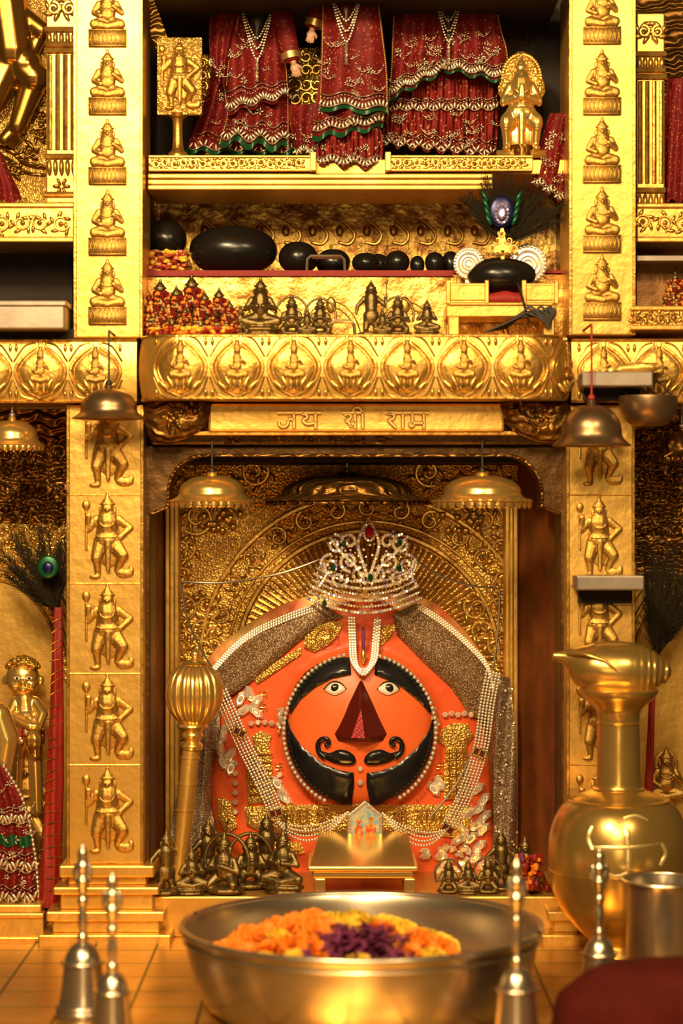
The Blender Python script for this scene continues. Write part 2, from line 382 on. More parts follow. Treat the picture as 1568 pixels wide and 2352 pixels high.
# ---------------------------------------------------------------- pillars
def pillar(x0,x1,p0,p1,label,figs,figx,hpx,me,wf,y1=.2,seams=()):
    xc=(x0+x1)/2
    t=T('pillar',(X(xc,0),.1,Z(p1,0)),label,'pillar')
    m=MB().pbox(x0,x1,p0,p1,0,y1); ob('shaft',m,gold,t,bevel=.004,smooth=False)
    m=MB()
    for a in(x0+4,x1-4): m.pbox(a-4,a+4,p0,p1,-.004,.004)
    for sy in seams: m.pbox(x0,x1,sy-1.5,sy+1.5,-.003,.003)
    ob('border',m,goldr,t,bevel=.0015,smooth=False)
    for py in figs:
        h=hpx*sc(0)
        link('relief_figure',me,t,(X(figx,0),-.002,Z(py,0)),(h*wf,h*.5,h))
    return t
pillar(168,328,-40,776,'bright gold upper pillar left of the dressed deities with five small seated reliefs',[108,264,424,586,745],247,148,me_seat,.98)
pillar(1306,1460,-40,770,'gold upper pillar right of the dressed deities with five small seated reliefs',[102,264,420,580,735],1382,148,me_seat,.98)
pl=pillar(152,330,930,1985,'gold lower pillar left of the orange deity with large mace bearing reliefs',[1118,1328,1537,1745,1958],247,196,me_mace,.92,seams=(1137,1340,1547,1757))
pr=pillar(1300,1458,930,2010,'gold lower pillar right of the orange deity partly hidden by a brass pot',[1115,1325,1520,1745,1950],1375,186,me_mace,.88,seams=(1137,1345,1547,1757))
def pbase(x0,x1,par):
    m=MB()
    for a,b,e in [(1985,2012,10),(2012,2032,-8),(2032,2050,22),(2050,2085,8),(2085,2108,36),(2108,2135,24),(2135,2162,52)]: m.box(X(x0-e,0),X(x1+e,0),-.001*e-.012,.2,Z(b,0),Z(a,0))
    ob('stepped_base',m,gold,par,bevel=.004,smooth=False)
pbase(148,346,pl); pbase(1290,1466,pr)
# ---------------------------------------------------------------- vases on the lotus bands
VO=[(.13,1.0),(.16,.93),(.52,.80),(.86,.60),(.90,.42),(.66,.20),(.34,.10),(0,.02)]
def potlines(mb,mp,s0,zt,zb,w,tr):
    H=zt-zb
    for k,sz in((1,1),(.84,.86)):
        for q in(-1,1):
            pts=[(q*a*k,.5+(b-.5)*sz) for a,b in VO]
            mb.tube([mp(s0+v.x*w,zb+v.y*H,.002) for v in cat(pts,5)],tr*(1.3 if k==1 else .6),6)
    for q in(-1,1):
        for a,h in((.18,.40),(.5,.38),(.85,.30)):
            c=mp(s0+q*a*.62*w,zb+h*.62*H,.006); mb.leaf(c,pi/2-q*a*.9,.018,.0062,.003)
        pts=[(q*.22,1.0),(q*.60,.93),(q*.98,.66)]; mb.tube([mp(s0+v.x*w,zb+v.y*H,.001) for v in cat(pts,4)],tr*.8,5)
        pts=[(q*.30,.0),(q*.72,.07),(q*.98,.34)]; mb.tube([mp(s0+v.x*w,zb+v.y*H,.001) for v in cat(pts,4)],tr*.8,5)
        mb.leaf(mp(s0+q*.90*w,zb+.90*H,.002),pi/2,.010,.004,.003); mb.leaf(mp(s0+q*.90*w,zb+.09*H,.002),pi/2,.010,.004,.003)
def potbody(mb,mp,s0,zt,zb,w):
    H=zt-zb; O=VO[1:-1]; O=O+[(0,.04)]+[(-a,b) for a,b in reversed(O)]
    O=[(q.x*.97,q.y) for q in cat(O,3,True)]; n=len(O); vs=[mp(s0,zb+.5*H,.0055)];fs=[]
    for k,o in((.6,.005),(.9,.003),(1,-.001)):
        for a,b in O: vs.append(mp(s0+a*w*k,zb+(.5+(b-.5)*k)*H,o))
    for i in range(n):
        j=(i+1)%n; fs.append((0,1+i,1+j))
        for r in(0,1): fs.append((1+r*n+i,1+(r+1)*n+i,1+(r+1)*n+j,1+r*n+j))
    mb.add(vs,fs)
Yb=-.12; zt=Z(767,Yb); zb=Z(918,Yb); xl=X(318,Yb); xr=X(1308,Yb); RR=.10
L0=xr-xl-2*RR
def bmap(s,z,off):
    t=(z-zb)/(zt-zb)*2-1; o=off+.009*(1-t*t)
    if s<0: a=min(-s/RR,pi/2); cx=xl+RR; return Vector((cx-math.sin(a)*(RR+o),Yb+RR-math.cos(a)*(RR+o),z))
    if s>L0: a=min((s-L0)/RR,pi/2); cx=xr-RR; return Vector((cx+math.sin(a)*(RR+o),Yb+RR-math.cos(a)*(RR+o),z))
    return Vector((xl+RR+s,Yb-o,z))
bal=T('lotus_balcony',(.0,.1,zb),'gold balcony ledge with rounded corners and a row of vase reliefs below the idols','balcony')
m=MB(); q=RR*pi/2; NS=70;NT=9; vs=[];fs=[]
for i in range(NS+1):
    s=-q+(L0+2*q)*i/NS
    for j in range(NT+1): vs.append(bmap(s,zb+(zt-zb)*j/NT,0))
for i in range(NS):
    for j in range(NT): a=i*(NT+1)+j; fs.append((a,a+NT+1,a+NT+2,a+1))
m.add(vs,fs)
for zz in(zb,zt):
    vs=[]
    for i in range(NS+1):
        p=bmap(-q+(L0+2*q)*i/NS,zz,0); vs+=[p,Vector((max(min(p.x,X(1300,.2)),X(335,.2)),.6 if zz==zt else .2,zz))]
    m.add(vs,[(2*i,2*i+1,2*i+3,2*i+2) for i in range(NS)])
ob('band',m,gold,bal)
m=MB()
for zz in(zb+.004,zt-.004): m.tube([bmap(-q+(L0+2*q)*i/60,zz,.0) for i in range(61)],.004,6)
ob('rim',m,goldr,bal)
m=MB(); m2=MB(); sp=130*sc(Yb)
s545=X(545,Yb)-(xl+RR)
for k in range(-1,7):
    potlines(m,bmap,s545+k*sp,zt-.004,zb+.004,sp*.49,.0030); potbody(m2,bmap,s545+k*sp,zt-.004,zb+.004,sp*.49)
ob('vase_outline',m,goldr,bal); ob('vase_relief',m2,goldv,bal)
for k in range(-1,7):
    s=s545+k*sp; p=bmap(s,zb+.032,.004); n=bmap(s,zb+.032,.1)-bmap(s,zb+.032,0); rz=math.atan2(n.x,-n.y)
    link('relief_figure',me_halo,bal,p-Vector((0,0,.014)),(.090,.06,.112),rz)
def sideband(x0,x1,cs,label,Y=-.03):
    t=T('lotus_band',(X((x0+x1)/2,Y),Y,Z(925,Y)),label,'balcony')
    m=MB(); zt2=Z(782,Y);zb2=Z(922,Y)
    f=lambda s,z,o:Vector((s,Y-o-.008*(1-((z-zb2)/(zt2-zb2)*2-1)**2),z))
    vs=[];fs=[]
    for i in range(2):
        for j in range(9): vs.append(f(X((x0,x1)[i],Y),zb2+(zt2-zb2)*j/8,0))
    for j in range(8): fs.append((j,9+j,10+j,j+1))
    m.add(vs,fs); m.box(X(x0,Y),X(x1,Y),Y+.001,.25,zb2,zt2); ob('band',m,gold,t)
    m=MB(); m2=MB()
    for c in cs: potlines(m,f,X(c,Y),zt2-.005,zb2+.005,.062,.003); potbody(m2,f,X(c,Y),zt2-.005,zb2+.005,.062)
    m.tube([f(X(x0,Y),zt2,0),f(X(x1,Y),zt2,0)],.004,5); m.tube([f(X(x0,Y),zb2,0),f(X(x1,Y),zb2,0)],.004,5)
    ob('vase_outline',m,goldr,t); ob('vase_relief',m2,goldv,t)
    for c in cs: link('relief_figure',me_halo,t,(X(c,Y),Y-.010,zb2+.014),(.088,.055,.108))
sideband(-60,314,(-32,94,220),'gold lotus band left of the balcony, above the hanging bronze canopy')
sideband(1312,1640,(1385,1512,1638),'gold lotus band right of the balcony, behind the small metal shelf')
# ---------------------------------------------------------------- writing strokes
GL={'ja':[[(.82,1),(.82,0)],[(.82,.56),(.66,.60),(.5,.57)],[(.5,.57),(.52,.36),(.42,.16),(.22,.10),(.06,.26),(.08,.46)]],
'ya':[[(.8,1),(.8,0)],[(.12,.95),(.34,.85),(.36,.68),(.16,.52),(.3,.32),(.55,.3),(.8,.42)]],
'shri':[[(.1,.8),(.2,.92),(.38,.85),(.36,.62),(.16,.5),(.3,.38),(.44,.1)],[(.62,1),(.62,.0)],[(.62,.42),(.4,.18)],[(1.0,1),(1.0,0)],[(1.0,1),(.85,1.3),(.6,1.3),(.5,1.08)]],
'raa':[[(.08,.95),(.36,.9),(.4,.68),(.14,.5),(.2,.42),(.5,.05)],[(.85,1),(.85,0)]],
'ma':[[(.22,1),(.22,.32)],[(.22,.32),(.1,.26),(.14,.14),(.28,.2),(.26,.34),(.8,.34)],[(.8,1),(.8,0)]],
'om':[[(.0,.85),(.25,.98),(.4,.8),(.2,.58),(.45,.4),(.3,.08),(0,.15)],[(.3,.52),(.6,.62),(.8,.45),(.7,.25),(.55,.35)],[(.55,1.0),(.72,.88),(.9,1.02)],[(.72,1.1),(.73,1.14)]]}
def write(mb,word,px,py,h,Y,tr,wf=.95,gap=.7):
    x=px
    for g in word:
        if g==' ': x+=h*gap; continue
        w=h*wf
        for st in GL[g]:
            pts=cat(st,5) if len(st)>2 else [Vector(s) for s in st]
            mb.tube([P(x+v.x*w,py-v.y*h,Y) for v in pts],tr,6)
        if g!='om': mb.tube([P(x-.03*w,py-h,Y),P(x+w*1.08,py-h,Y)],tr,6)
        x+=w*1.12
JSR=['ja','ya',' ','shri',' ','raa','ma']
fr=T('inscribed_frieze',(X(815,0),.0,Z(1024,0)),'gold frieze with raised script under the balcony, curved bracket at each end','frieze')
m=MB(); m.pbox(478,1158,926,992,-.03,.055); ob('board',m,gold,fr,bevel=.006,smooth=False)
m=MB(); m.pbox(345,1295,922,1022,.03,.2); ob('lower_board',m,brown,fr,bevel=.006,smooth=False)
m=MB(); m.pbox(440,1200,990,1000,-.02,.03); ob('moulding',m,goldr,fr,bevel=.003,smooth=False)
m=MB(); write(m,JSR,638,984,36,-.036,.0045,1.25,1.35); ob('lettering',m,goldp,fr)
m=MB(); write(m,['om',' ','ja','ya',' ','shri',' ','raa','ma',' ','om'],515,1020,19,.026,.0028,2.3); ob('lower_lettering',m,goldd,fr)
for sgn,xa,xb in((1,340,480),(-1,1300,1156)):
    m=MB()
    pts=[(xa,918),(xb,918),(xb+sgn*6,950),(xb-sgn*14,985),(xb-sgn*60,1010),(xa+sgn*30,1018),(xa,1000)]
    patch(m,pts,lambda a,b:-.02,.035,45,12,.06)
    for k in range(5): m.ell(P(xb-sgn*(18+k*14),930+k*15,-.055+.004*k),(.009,.008,.009)); m.ell(P(xb-sgn*(40+k*12),925+k*10,-.06),(.006,.006,.006))
    m.scroll(P(xa+sgn*62,962,-.055),.026,0,1.3,sgn,.004)
    ob('bracket',m,goldd,fr)
t=T('niche_arch',(X(815,.06),.06,Zf),'dark rounded arch frame around the orange deity niche','arch')
def arc(cx,cy,r,a0,a1,n=8): return [(cx+r*math.cos(a0+(a1-a0)*i/n),cy-r*math.sin(a0+(a1-a0)*i/n)) for i in range(n+1)]
pts=[(332,2100),(332,1024),(1300,1024),(1300,2100),(1286,2100),(1286,1180)]+[(1244,1165)]+arc(1160,1130,84,0.0,pi/2)+arc(470,1130,84,pi/2,pi)+[(386,1165),(346,1180),(346,2100)]
m=MB(); m.poly(pts,.062,.2); ob('frame',m,brown,t,smooth=False,bevel=.004)
m=MB(); ln=[(1286,1180),(1244,1165)]+arc(1160,1130,84,0.0,pi/2)+arc(470,1130,84,pi/2,pi)+[(386,1165),(346,1180)]
m.tube([P(a,b,.060) for a,b in ln],.004,6); ob('moulding',m,goldd,t)
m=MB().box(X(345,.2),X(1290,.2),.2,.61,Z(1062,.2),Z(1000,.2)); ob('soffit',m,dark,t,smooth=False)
bp=T('embossed_backdrop',(X(795,.5),.5,Z(2060,.5)),'embossed gold backdrop sheet with sun rays and vines behind the orange deity','backdrop')
m=MB().pbox(376,1190,1030,2120,.5,.56); ob('sheet',m,goldh,bp,smooth=False)
m=MB(); cx,cy=845,1520
for r,w in((300,.007),(322,.004),(385,.007)):
    m.tube([P(cx+r*math.cos(a),cy-r*math.sin(a),.497) for a in [pi*i/60 for i in range(61)]],w,6)
for i in range(64):
    a=pi*(i+.5)/64; m.tube([P(cx+120*math.cos(a),cy-120*math.sin(a),.498),P(cx+290*math.cos(a),cy-290*math.sin(a),.498)],[.002,.005],5)
ob('sun_rays',m,goldr,bp)
m=MB()
for i in range(15):
    a=pi*(i+.5)/15; c=P(cx+353*math.cos(a),cy-353*math.sin(a),.496); m.scroll(c,.026,a,1.2,1 if i%2 else -1,.0042)
for sx in(-1,1):
    xo=783+sx*350
    for (dx,py,r) in((0,1100,44),(-20,1190,40),(-85,1130,40),(-150,1085,34),(15,1260,30),(18,1330,28),(10,1400,34),(20,1480,34),(14,1560,34),(14,1640,34),(14,1720,30),(-40,1395,30),(-30,1450,26)):
        m.scroll(P(xo+sx*dx,py,.496),r*sc(.5),R.random()*6,1.4,sx*(1 if R.random()>.4 else -1),.0048)
    for k in range(14):
        p=P(xo-sx*(30+R.random()*90),1175+R.random()*50,.494); m.ell(p,(.010,.008,.010),8,6)
ob('vine_relief',m,goldr,bp)
m=MB()
for a,b in((378,412),(1158,1190)):
    m.pbox(a,b,1160,2080,.44,.5); m.pbox(a+10,b-10,1160,2080,.432,.44)
ob('side_strip',m,gold,bp,bevel=.004,smooth=False)
zp=Z(2045,.1)
m=MB().box(X(348,.1),X(1284,.1),.02,.5,Zf,zp); ob('plinth',m,gold,None,False,.004,'low gold plinth step under the orange deity behind the steel bowl','plinth')
# ---------------------------------------------------------------- central deity
FC=(826,1680)
def yb(px,py):
    dx=(px-FC[0])/185;dy=(py-FC[1])/190; r=dx*dx+dy*dy
    bx=((px-820)/360)**2
    return .36+.05*bx-.075*math.sqrt(max(0,1-r)) if r<1 else .36+.05*bx
t=T('deity_figure',(X(820,.3),.35,zp),'orange vermilion deity with round face, black brows, moustache and split beard','deity statue')
m=MB()
patch(m,[(800,1385),(885,1385),(985,1470),(1085,1600),(1120,1740),(1130,1880),(1122,2040),(960,2045),(680,2045),(560,1965),(500,1900),(486,1820),(492,1700),(540,1585),(640,1490),(745,1415)],lambda a,b:yb(a,b)+.02,.02,30,14,.12)
ob('body',m,orange,t,auto=False)
m=MB(); patch(m,[(826+170*math.cos(a),1680-171*math.sin(a)) for a in [2*pi*i/28 for i in range(28)]],lambda a,b:yb(a,b)+.002,.012,24,9,.02)
ob('face',m,orangel,t,auto=False)
m=MB(); patch(m,[(560,1440),(640,1392),(730,1366),(830,1366),(960,1368),(1050,1430),(1130,1540),(1165,1650),(1172,1760),(1172,2040),(1060,2040),(600,2040),(470,1990),(440,1800),(450,1620),(480,1510)],lambda a,b:.485,.012,30,22,.01)
ob('stained_backing',m,orangeg,t,auto=False)
yo=lambda d:(lambda a,b:yb(a,b)-.012-d)
for pts in([(803,1510),(770,1511),(732,1523),(700,1545),(677,1575),(662,1622),(666,1640),(690,1606),(724,1578),(762,1558),(806,1549)],
           [(863,1512),(900,1516),(938,1538),(966,1572),(984,1606),(991,1640),(964,1612),(928,1582),(892,1562),(860,1549)]):
    m=MB(); patch(m,pts,yo(.004),.008,9,7,.02,False); ob('eyebrow',m,black,t,auto=False)
def ringp(a0,a1,n,r=169): return [(826+r*math.cos(math.radians(a0+(a1-a0)*i/n)),1680+(r+1)*math.sin(math.radians(a0+(a1-a0)*i/n))) for i in range(n+1)]
for pts in([(656,1640),(667,1676),(692,1714),(740,1754),(780,1770),(812,1775),(813,1800),(807,1848),(786,1849)]+ringp(112,188,12)[:-1],
           [(996,1644),(985,1678),(958,1718),(914,1756),(872,1772),(842,1776),(841,1800),(850,1850),(872,1849)]+ringp(68,-8,12)[:-1]):
    m=MB(); patch(m,pts,yo(.005),.006,14,8,.03,False); ob('beard',m,black,t,auto=False)
for q,ex in((-1,768),(1,891)):
    m=MB(); patch(m,[(ex-23,1584),(ex-12,1570),(ex+2,1566),(ex+15,1571),(ex+25,1583),(ex+12,1593),(ex-4,1596)],yo(.003),.006,8,5,.01); e=ob('eye',m,white,t,auto=False)
    m=MB(); m.ell(P(ex+2,1581,yb(ex,1581)-.018),(.0115,.006,.0115),16,8); pu=ob('pupil',m,black,e)
    m=MB(); m.ell(P(ex-2,1577,yb(ex,1581)-.0235),(.0022,.0015,.0022),8,6); ob('highlight_dot',m,white,e)
    m=MB(); m.tube([P(a,b,yb(ex,1581)-.017) for a,b in [(v.x,v.y) for v in cat([(ex-25,1584),(ex-12,1569),(ex+2,1565),(ex+16,1570),(ex+27,1583)],4)]],.0014,5); ob('eye_line',m,black,e)
m=MB(); ys=.280
A=P(829,1558,ys);Bl=P(768,1686,ys);Bl2=P(776,1704,ys);Br=P(888,1686,ys);Br2=P(878,1704,ys);K=P(828,1600,ys-.030);K2=P(826,1698,ys-.055);K3=P(838,1698,ys-.055)
m.add([A,Bl,Bl2,Br2,Br,K,K2,K3],[(0,1,6,5),(1,2,6),(2,3,7,6),(3,4,7),(4,0,5,7),(5,6,7)])
o=ob('nose',m,maroon,t,smooth=False,bevel=.006)
m=MB(); m.add([P(829,1628,ys-.041),P(806,1695,ys-.053),P(838,1696,ys-.062)],[(0,1,2)])
m.add([P(829,1628,ys-.038),P(806,1695,ys-.050),P(838,1696,ys-.058)],[(2,1,0)]); ob('red_lattice_panel',m,redlat,o,smooth=False)
for q,c in((-1,745),(1,908)):
    m=MB()
    pol=[(c+q*6,1726),(c+q*3,1738),(c-q*14,1749),(c-q*38,1756),(c-q*62,1757),(c-q*72,1750),(c-q*68,1736),(c-q*52,1725),(c-q*32,1722),(c-q*12,1730)]
    patch(m,pol,yo(.006),.008,9,6,.02)
    pts=cat([(c-q*2,1740),(c+q*12,1728),(c+q*15,1710),(c+q*7,1698),(c-q*6,1697),(c-q*11,1707),(c-q*5,1713)],6)
    N=len(pts); m.tube([P(v.x,v.y,yb(v.x,v.y)-.020) for v in pts],[.0072-.0032*i/N for i in range(N)],10,flat=.7); m.ell(P(c-q*5,1711,yb(c,1712)-.020),(.0062,.005,.0062))
    ob('moustache',m,black,t,auto=False)
for py in(1766,1798):
    m=MB(); m.gem(P(827,py,yb(825,py)-.014),.008); ob('chin_stud',m,silver,t,smooth=False)
m=MB()
def arcpts(a0,a1,n,rx=175,ry=179): return [P(826+rx*math.cos(a),1680-ry*math.sin(a),yb(826+rx*.9*math.cos(a),1680-ry*.9*math.sin(a))-.012) for a in [a0+(a1-a0)*i/n for i in range(n+1)]]
m.beads(arcpts(1.78,4.25,60),.0056,.0125,False); m.beads(arcpts(1.30,-1.05,60),.0056,.0125,False)
for xx in(648,998):
    for k in range(22): m.gem(P(xx+R.uniform(-9,9),1655+R.uniform(-28,28),yb(xx,1650)-.01),.005)
ob('pearl_border',m,pearl,t)
m=MB()
for off in(-7,-1,5):
    m.beads([P(v.x,v.y,.326-.0009*max(0,v.y-1480)) for v in cat([(808+off,1420),(810+off,1470),(812+off,1510),(819+off*.7,1532-off*0),(834,1543-off),(849-off*.7,1532),(858-off,1510),(862-off,1470),(866-off,1420)],6)],.0044,.0072)
ob('tilak_band',m,silver,t,smooth=False,label='sparkling silver U-shaped forehead mark',auto=False)
m=MB(); m.leaf(P(834,1470,.315),pi/2,.034,.005,.004); m.mi=1; m.leaf(P(834,1508,.293),pi/2,.018,.007,.005); ob('tilak_drop',m,[mpu,goldp],t)
def foil(pts,name='gold_foil',mt=goldh,puff=.004):
    m=MB(); patch(m,pts,lambda a,b:yb(a,b)-.007,puff,10,9,.02,False); return ob(name,m,mt,t,auto=False)
foil([(560,1852),(800,1846),(1084,1850),(1084,1905),(1050,1925),(960,1915),(700,1915),(600,1912),(566,1895)])
foil([(700,1462),(720,1434),(752,1426),(788,1430),(776,1462),(750,1484),(722,1498),(698,1488)])
foil([(582,1560),(636,1518),(692,1486),(690,1504),(640,1538),(590,1572)]); foil([(872,1486),(876,1436),(912,1434),(898,1462)])
foil([(578,1690),(600,1678),(624,1690),(618,1716),(625,1760),(628,1842),(568,1848),(566,1775),(583,1720)])
foil([(1003,1700),(1015,1674),(1040,1660),(1072,1662),(1088,1690),(1072,1712),(1080,1830),(1018,1838),(1022,1714)])
foil([(500,1830),(530,1840),(545,1900),(520,1915),(500,1880)])
foil([(560,1940),(600,1925),(690,1935),(700,1960),(640,1975),(580,1970)])
m=MB(); write(m,['raa','ma'],640,1890,28,.335,.0028,1.2); write(m,['shri'],724,1890,28,.335,.0028,1.2); write(m,['shri',' ','raa','ma'],900,1890,28,.335,.0028,1.1); ob('lettering',m,goldr,t)
m=MB()
for a in range(6): m.tube([P(1022,1730+a*18,.345),P(1076,1728+a*18,.345)],.0018,4); m.tube([P(572,1735+a*18,.365),P(626,1733+a*18,.36)],.0018,4)
for x_ in(1032,1048,1064): m.tube([P(x_,1720,.345),P(x_,1832,.345)],.0015,4)
m.beads([P(745+26*math.cos(a),1456+20*math.sin(a),.33) for a in [2*pi*i/24 for i in range(25)]],.0026,.0055)
m.beads([P(1042+20*math.cos(a),1688+14*math.sin(a),.345) for a in [2*pi*i/24 for i in range(25)]],.002,.005)
m.tube([P(745+14*math.cos(a),1456+10*math.sin(a),.33) for a in [2*pi*i/20 for i in range(20)]],.002,5,True)
ob('foil_chasing',m,goldr,t)
def sw(mb,cx,cy,s,tr,Y):
    for k in range(4):
        a=k*pi/2; d=lambda x,y:P(cx+(x*math.cos(a)-y*math.sin(a))*s,cy+(x*math.sin(a)+y*math.cos(a))*s,Y)
        mb.tube([d(0,0),d(0,-1),d(1,-1)],tr,5)
for cx,cy in((604,1596),(604,1625),(641,1760),(1010,1758),(1008,1782)):
    m=MB(); sw(m,cx,cy,8,.0018,yb(cx,cy)-.005); ob('auspicious_mark',m,goldp,t)
lf=[(552,1606,1.1),(574,1594,2),(590,1612,1),(560,1632,.6),(588,1636,2.4),(512,1690,1.4),(524,1668,.7),(506,1722,1.8),(528,1735,.9),(512,1752,2),(530,1765,1.2),(650,1822,2.2),(636,1800,2.2),(655,1835,2.6),
    (1096,1812,.6),(1110,1838,.9),(1098,1858,.6),(1112,1876,.8),(1092,1896,.6),(1108,1906,.8),(1075,1870,.7),(1062,1905,2.2),(1080,1926,.7),(1100,1944,.7),(1052,1930,.6),(1010,1800,2.2),(996,1812,2.2),(1090,1970,.8),(1112,1985,.6)]
m=MB()
for x,y,a in lf:
    Y=yb(x,y)-.010; m.mi=0; m.gem(P(x,y,Y+.003),.0125,a,1.9,.2); m.gem(P(x,y,Y-.005),.006,a,1.8,.2)
for i,(x,y) in enumerate([(540,1755+k*22) for k in range(6)]+[(576+16*k,1662-3*math.sin(k)) for k in range(5)]+[(1022+15*k,1642-3*(k%2)) for k in range(5)]+[(642,1780),(642,1796),(1008,1800),(1050,1838)]): m.gem(P(x,y,yb(x,y)-.010),.008)
for k in range(44):
    x=975+R.random()*100;y=1945+R.random()*75; m.gem(P(x,y,yb(x,y)-.010),R.uniform(.006,.010),R.random()*3,R.choice([1,1.7]))
ob('silver_gemstones',m,silver,t,smooth=False,auto=False)
v=T('veil_cloth',(X(820,.4),.38,zp),'brown and silver net veil draped from the crown down both sides of the deity','veil')
fo=lambda s_:(lambda a,b:yb(a,b)-.006+.004*math.sin((a*s_+b)*.06))
m=MB(); patch(m,[(735,1385),(790,1418),(745,1440),(690,1470),(600,1548),(540,1592),(498,1606),(478,1545),(560,1462),(650,1415)],fo(.9),.010,20,9,.03,False); ob('left_net_panel',m,browncl,v,auto=False)
m=MB(); patch(m,[(900,1412),(960,1386),(1030,1434),(1112,1515),(1145,1600),(1112,1655),(1080,1645),(1035,1580),(970,1520),(912,1460)],fo(-.9),.010,20,9,.03,False); ob('right_net_panel',m,browncl,v,auto=False)
m=MB(); patch(m,[(1126,1550),(1170,1556),(1184,1680),(1188,1850),(1182,2000),(1128,2030),(1134,1900),(1132,1750),(1118,1650)],lambda a,b:.385+.012*math.sin(a*.16+b*.01),.01,14,8,.03,False); ob('right_silver_fall',m,silverf,v,auto=False)
m=MB(); patch(m,[(455,1630),(500,1600),(506,1680),(488,1760),(484,1850),(500,1930),(450,1960),(385,1960),(400,1850),(430,1760)],lambda a,b:.385+.012*math.sin(a*.16+b*.01),.01,14,8,.03,False); ob('left_silver_fall',m,silverf,v,auto=False)
m=MB()
for pth in([(735,1386),(650,1416),(560,1462),(478,1545)],[(960,1386),(1030,1434),(1112,1515),(1132,1575)]):
    for o_ in(0,6,12): m.beads([P(q.x,q.y+o_,yb(q.x,q.y)-.016) for q in cat(pth,8)],.0036,.0068)
for k in range(70):
    y=R.uniform(1580,2000); m.gem(P(R.uniform(1136,1180),y,.368),.0032)
ob('silver_edging',m,silver,v,smooth=False,auto=False)
# ---------------------------------------------------------------- crown
cr=T('crown',(X(838,.27),.29,Z(1410,.27)),'tall silver openwork crown set with clear, red and green stones above the forehead','crown')
yc=lambda x:.25+((x-838)/130)**2*.07
out=[(848,1188),(874,1222),(905,1214),(932,1232),(948,1272),(944,1306),(958,1345),(970,1370),(952,1400),(838,1412),(720,1402),(702,1370),(714,1340),(730,1300),(744,1268),(752,1232),(788,1222),(820,1220)]
wires=MB(); gm=MB()
def rm(): return R.choice([0,0,0,0,0,0,1,2])
def bl(pts,r=.0036,n=6,gap=.0074,cl=False):
    q=[P(v.x,v.y,yc(v.x)-.006) for v in cat(pts,n,cl)]
    wires.tube([p+Vector((0,.006,0)) for p in q],.0032,5)
    d=0;nx=0
    for i in range(len(q)-1):
        L=(q[i+1]-q[i]).length
        while nx<=d+L and L>0: gm.mi=rm(); gm.gem(q[i].lerp(q[i+1],(nx-d)/L),r*1.05,R.random()*3); nx+=gap
        d+=L
for k in range(6): bl([(706+k*4,1374-k*14),(770,1397-k*14),(838,1408-k*14),(906,1397-k*14),(967-k*4,1374-k*14)],.0044 if k%2==0 else .0034)
def spir(cx,cy,r,a0,tn,d): bl([(cx+r*(1-.8*i/12)*math.cos(a0+d*i/12*tn*2*pi),cy-r*(1-.8*i/12)*math.sin(a0+d*i/12*tn*2*pi)) for i in range(13)],.0048,4)
for sx in(-1,1):
    c=846
    spir(c+sx*76,1250,23,pi/2,1.3,sx); spir(c+sx*88,1298,25,pi/2,1.3,-sx); spir(c+sx*44,1244,19,0 if sx>0 else pi,1.2,sx); spir(c+sx*44,1290,23,-pi/2,1.3,sx); spir(c+sx*20,1322,18,pi/2,1.2,-sx); spir(c+sx*68,1330,20,0,1.2,sx)
    bl([(c+sx*8,1340),(c+sx*30,1300),(c+sx*62,1270),(c+sx*90,1232)],.0048); bl([(c,1330),(c+sx*14,1290),(c+sx*24,1250),(c+sx*12,1212),(c,1190)],.0048)
    bl([(c+sx*112,1345),(c+sx*98,1320),(c+sx*104,1286)],.0046)
bl([(848+13*math.cos(a),1222-20*math.sin(a)) for a in [2*pi*i/10 for i in range(10)]],.0036,3,.0072,True)
pl_=[]
for k in range(1500):
    x=R.uniform(702,970);y=R.uniform(1212,1408)
    if inpoly(x,y,out) and edist(x,y,out)>4 and all((x-a)**2+(y-b)**2>90 for a,b in pl_):
        pl_.append((x,y)); gm.mi=rm()
        if noise.noise(Vector((x*.05,y*.05,1)))>-.12: gm.gem(P(x,y,yc(x)+.004),R.uniform(.0028,.0042),R.random()*3)
ob('crown_frame',wires,goldth,cr); ob('clear_stones',gm,[silver,gemv,gemk],cr,smooth=False,auto=False)
for x,y,mm,s in((848,1222,ruby,.011),(765,1304,emer,.007),(850,1326,emer,.007),(916,1304,emer,.007),(790,1250,emer,.006),(918,1246,emer,.006),(745,1385,emer,.006),(838,1362,goldp,.007)):
    g=MB(); g.gem(P(x,y,yc(x)-.014),s,pi/2,1.4); ob('coloured_stone',g,mm,cr,smooth=False)
for k,(pts,lab) in enumerate((([(735,1285),(640,1318),(520,1338),(415,1336)],'thin silver cord running from the crown to the left niche edge'),([(945,1280),(1010,1322),(1080,1345),(1148,1352)],'thin silver cord running from the crown to the right niche edge'),
    ([(415,1340),(430,1420),(455,1480),(500,1560),(560,1690)],'thin silver cord hanging from the left niche edge behind the mace'),([(1148,1355),(1140,1480),(1110,1640),(1060,1780),(985,1880)],'thin silver cord hanging from the right niche edge across the pearls'))):
    m=MB().tube([P(q.x,q.y,.30 if k>1 else .40) for q in cat(pts,8)],.0026,5); ob('cord',m,steeld,None,label=lab,cat_='cord')
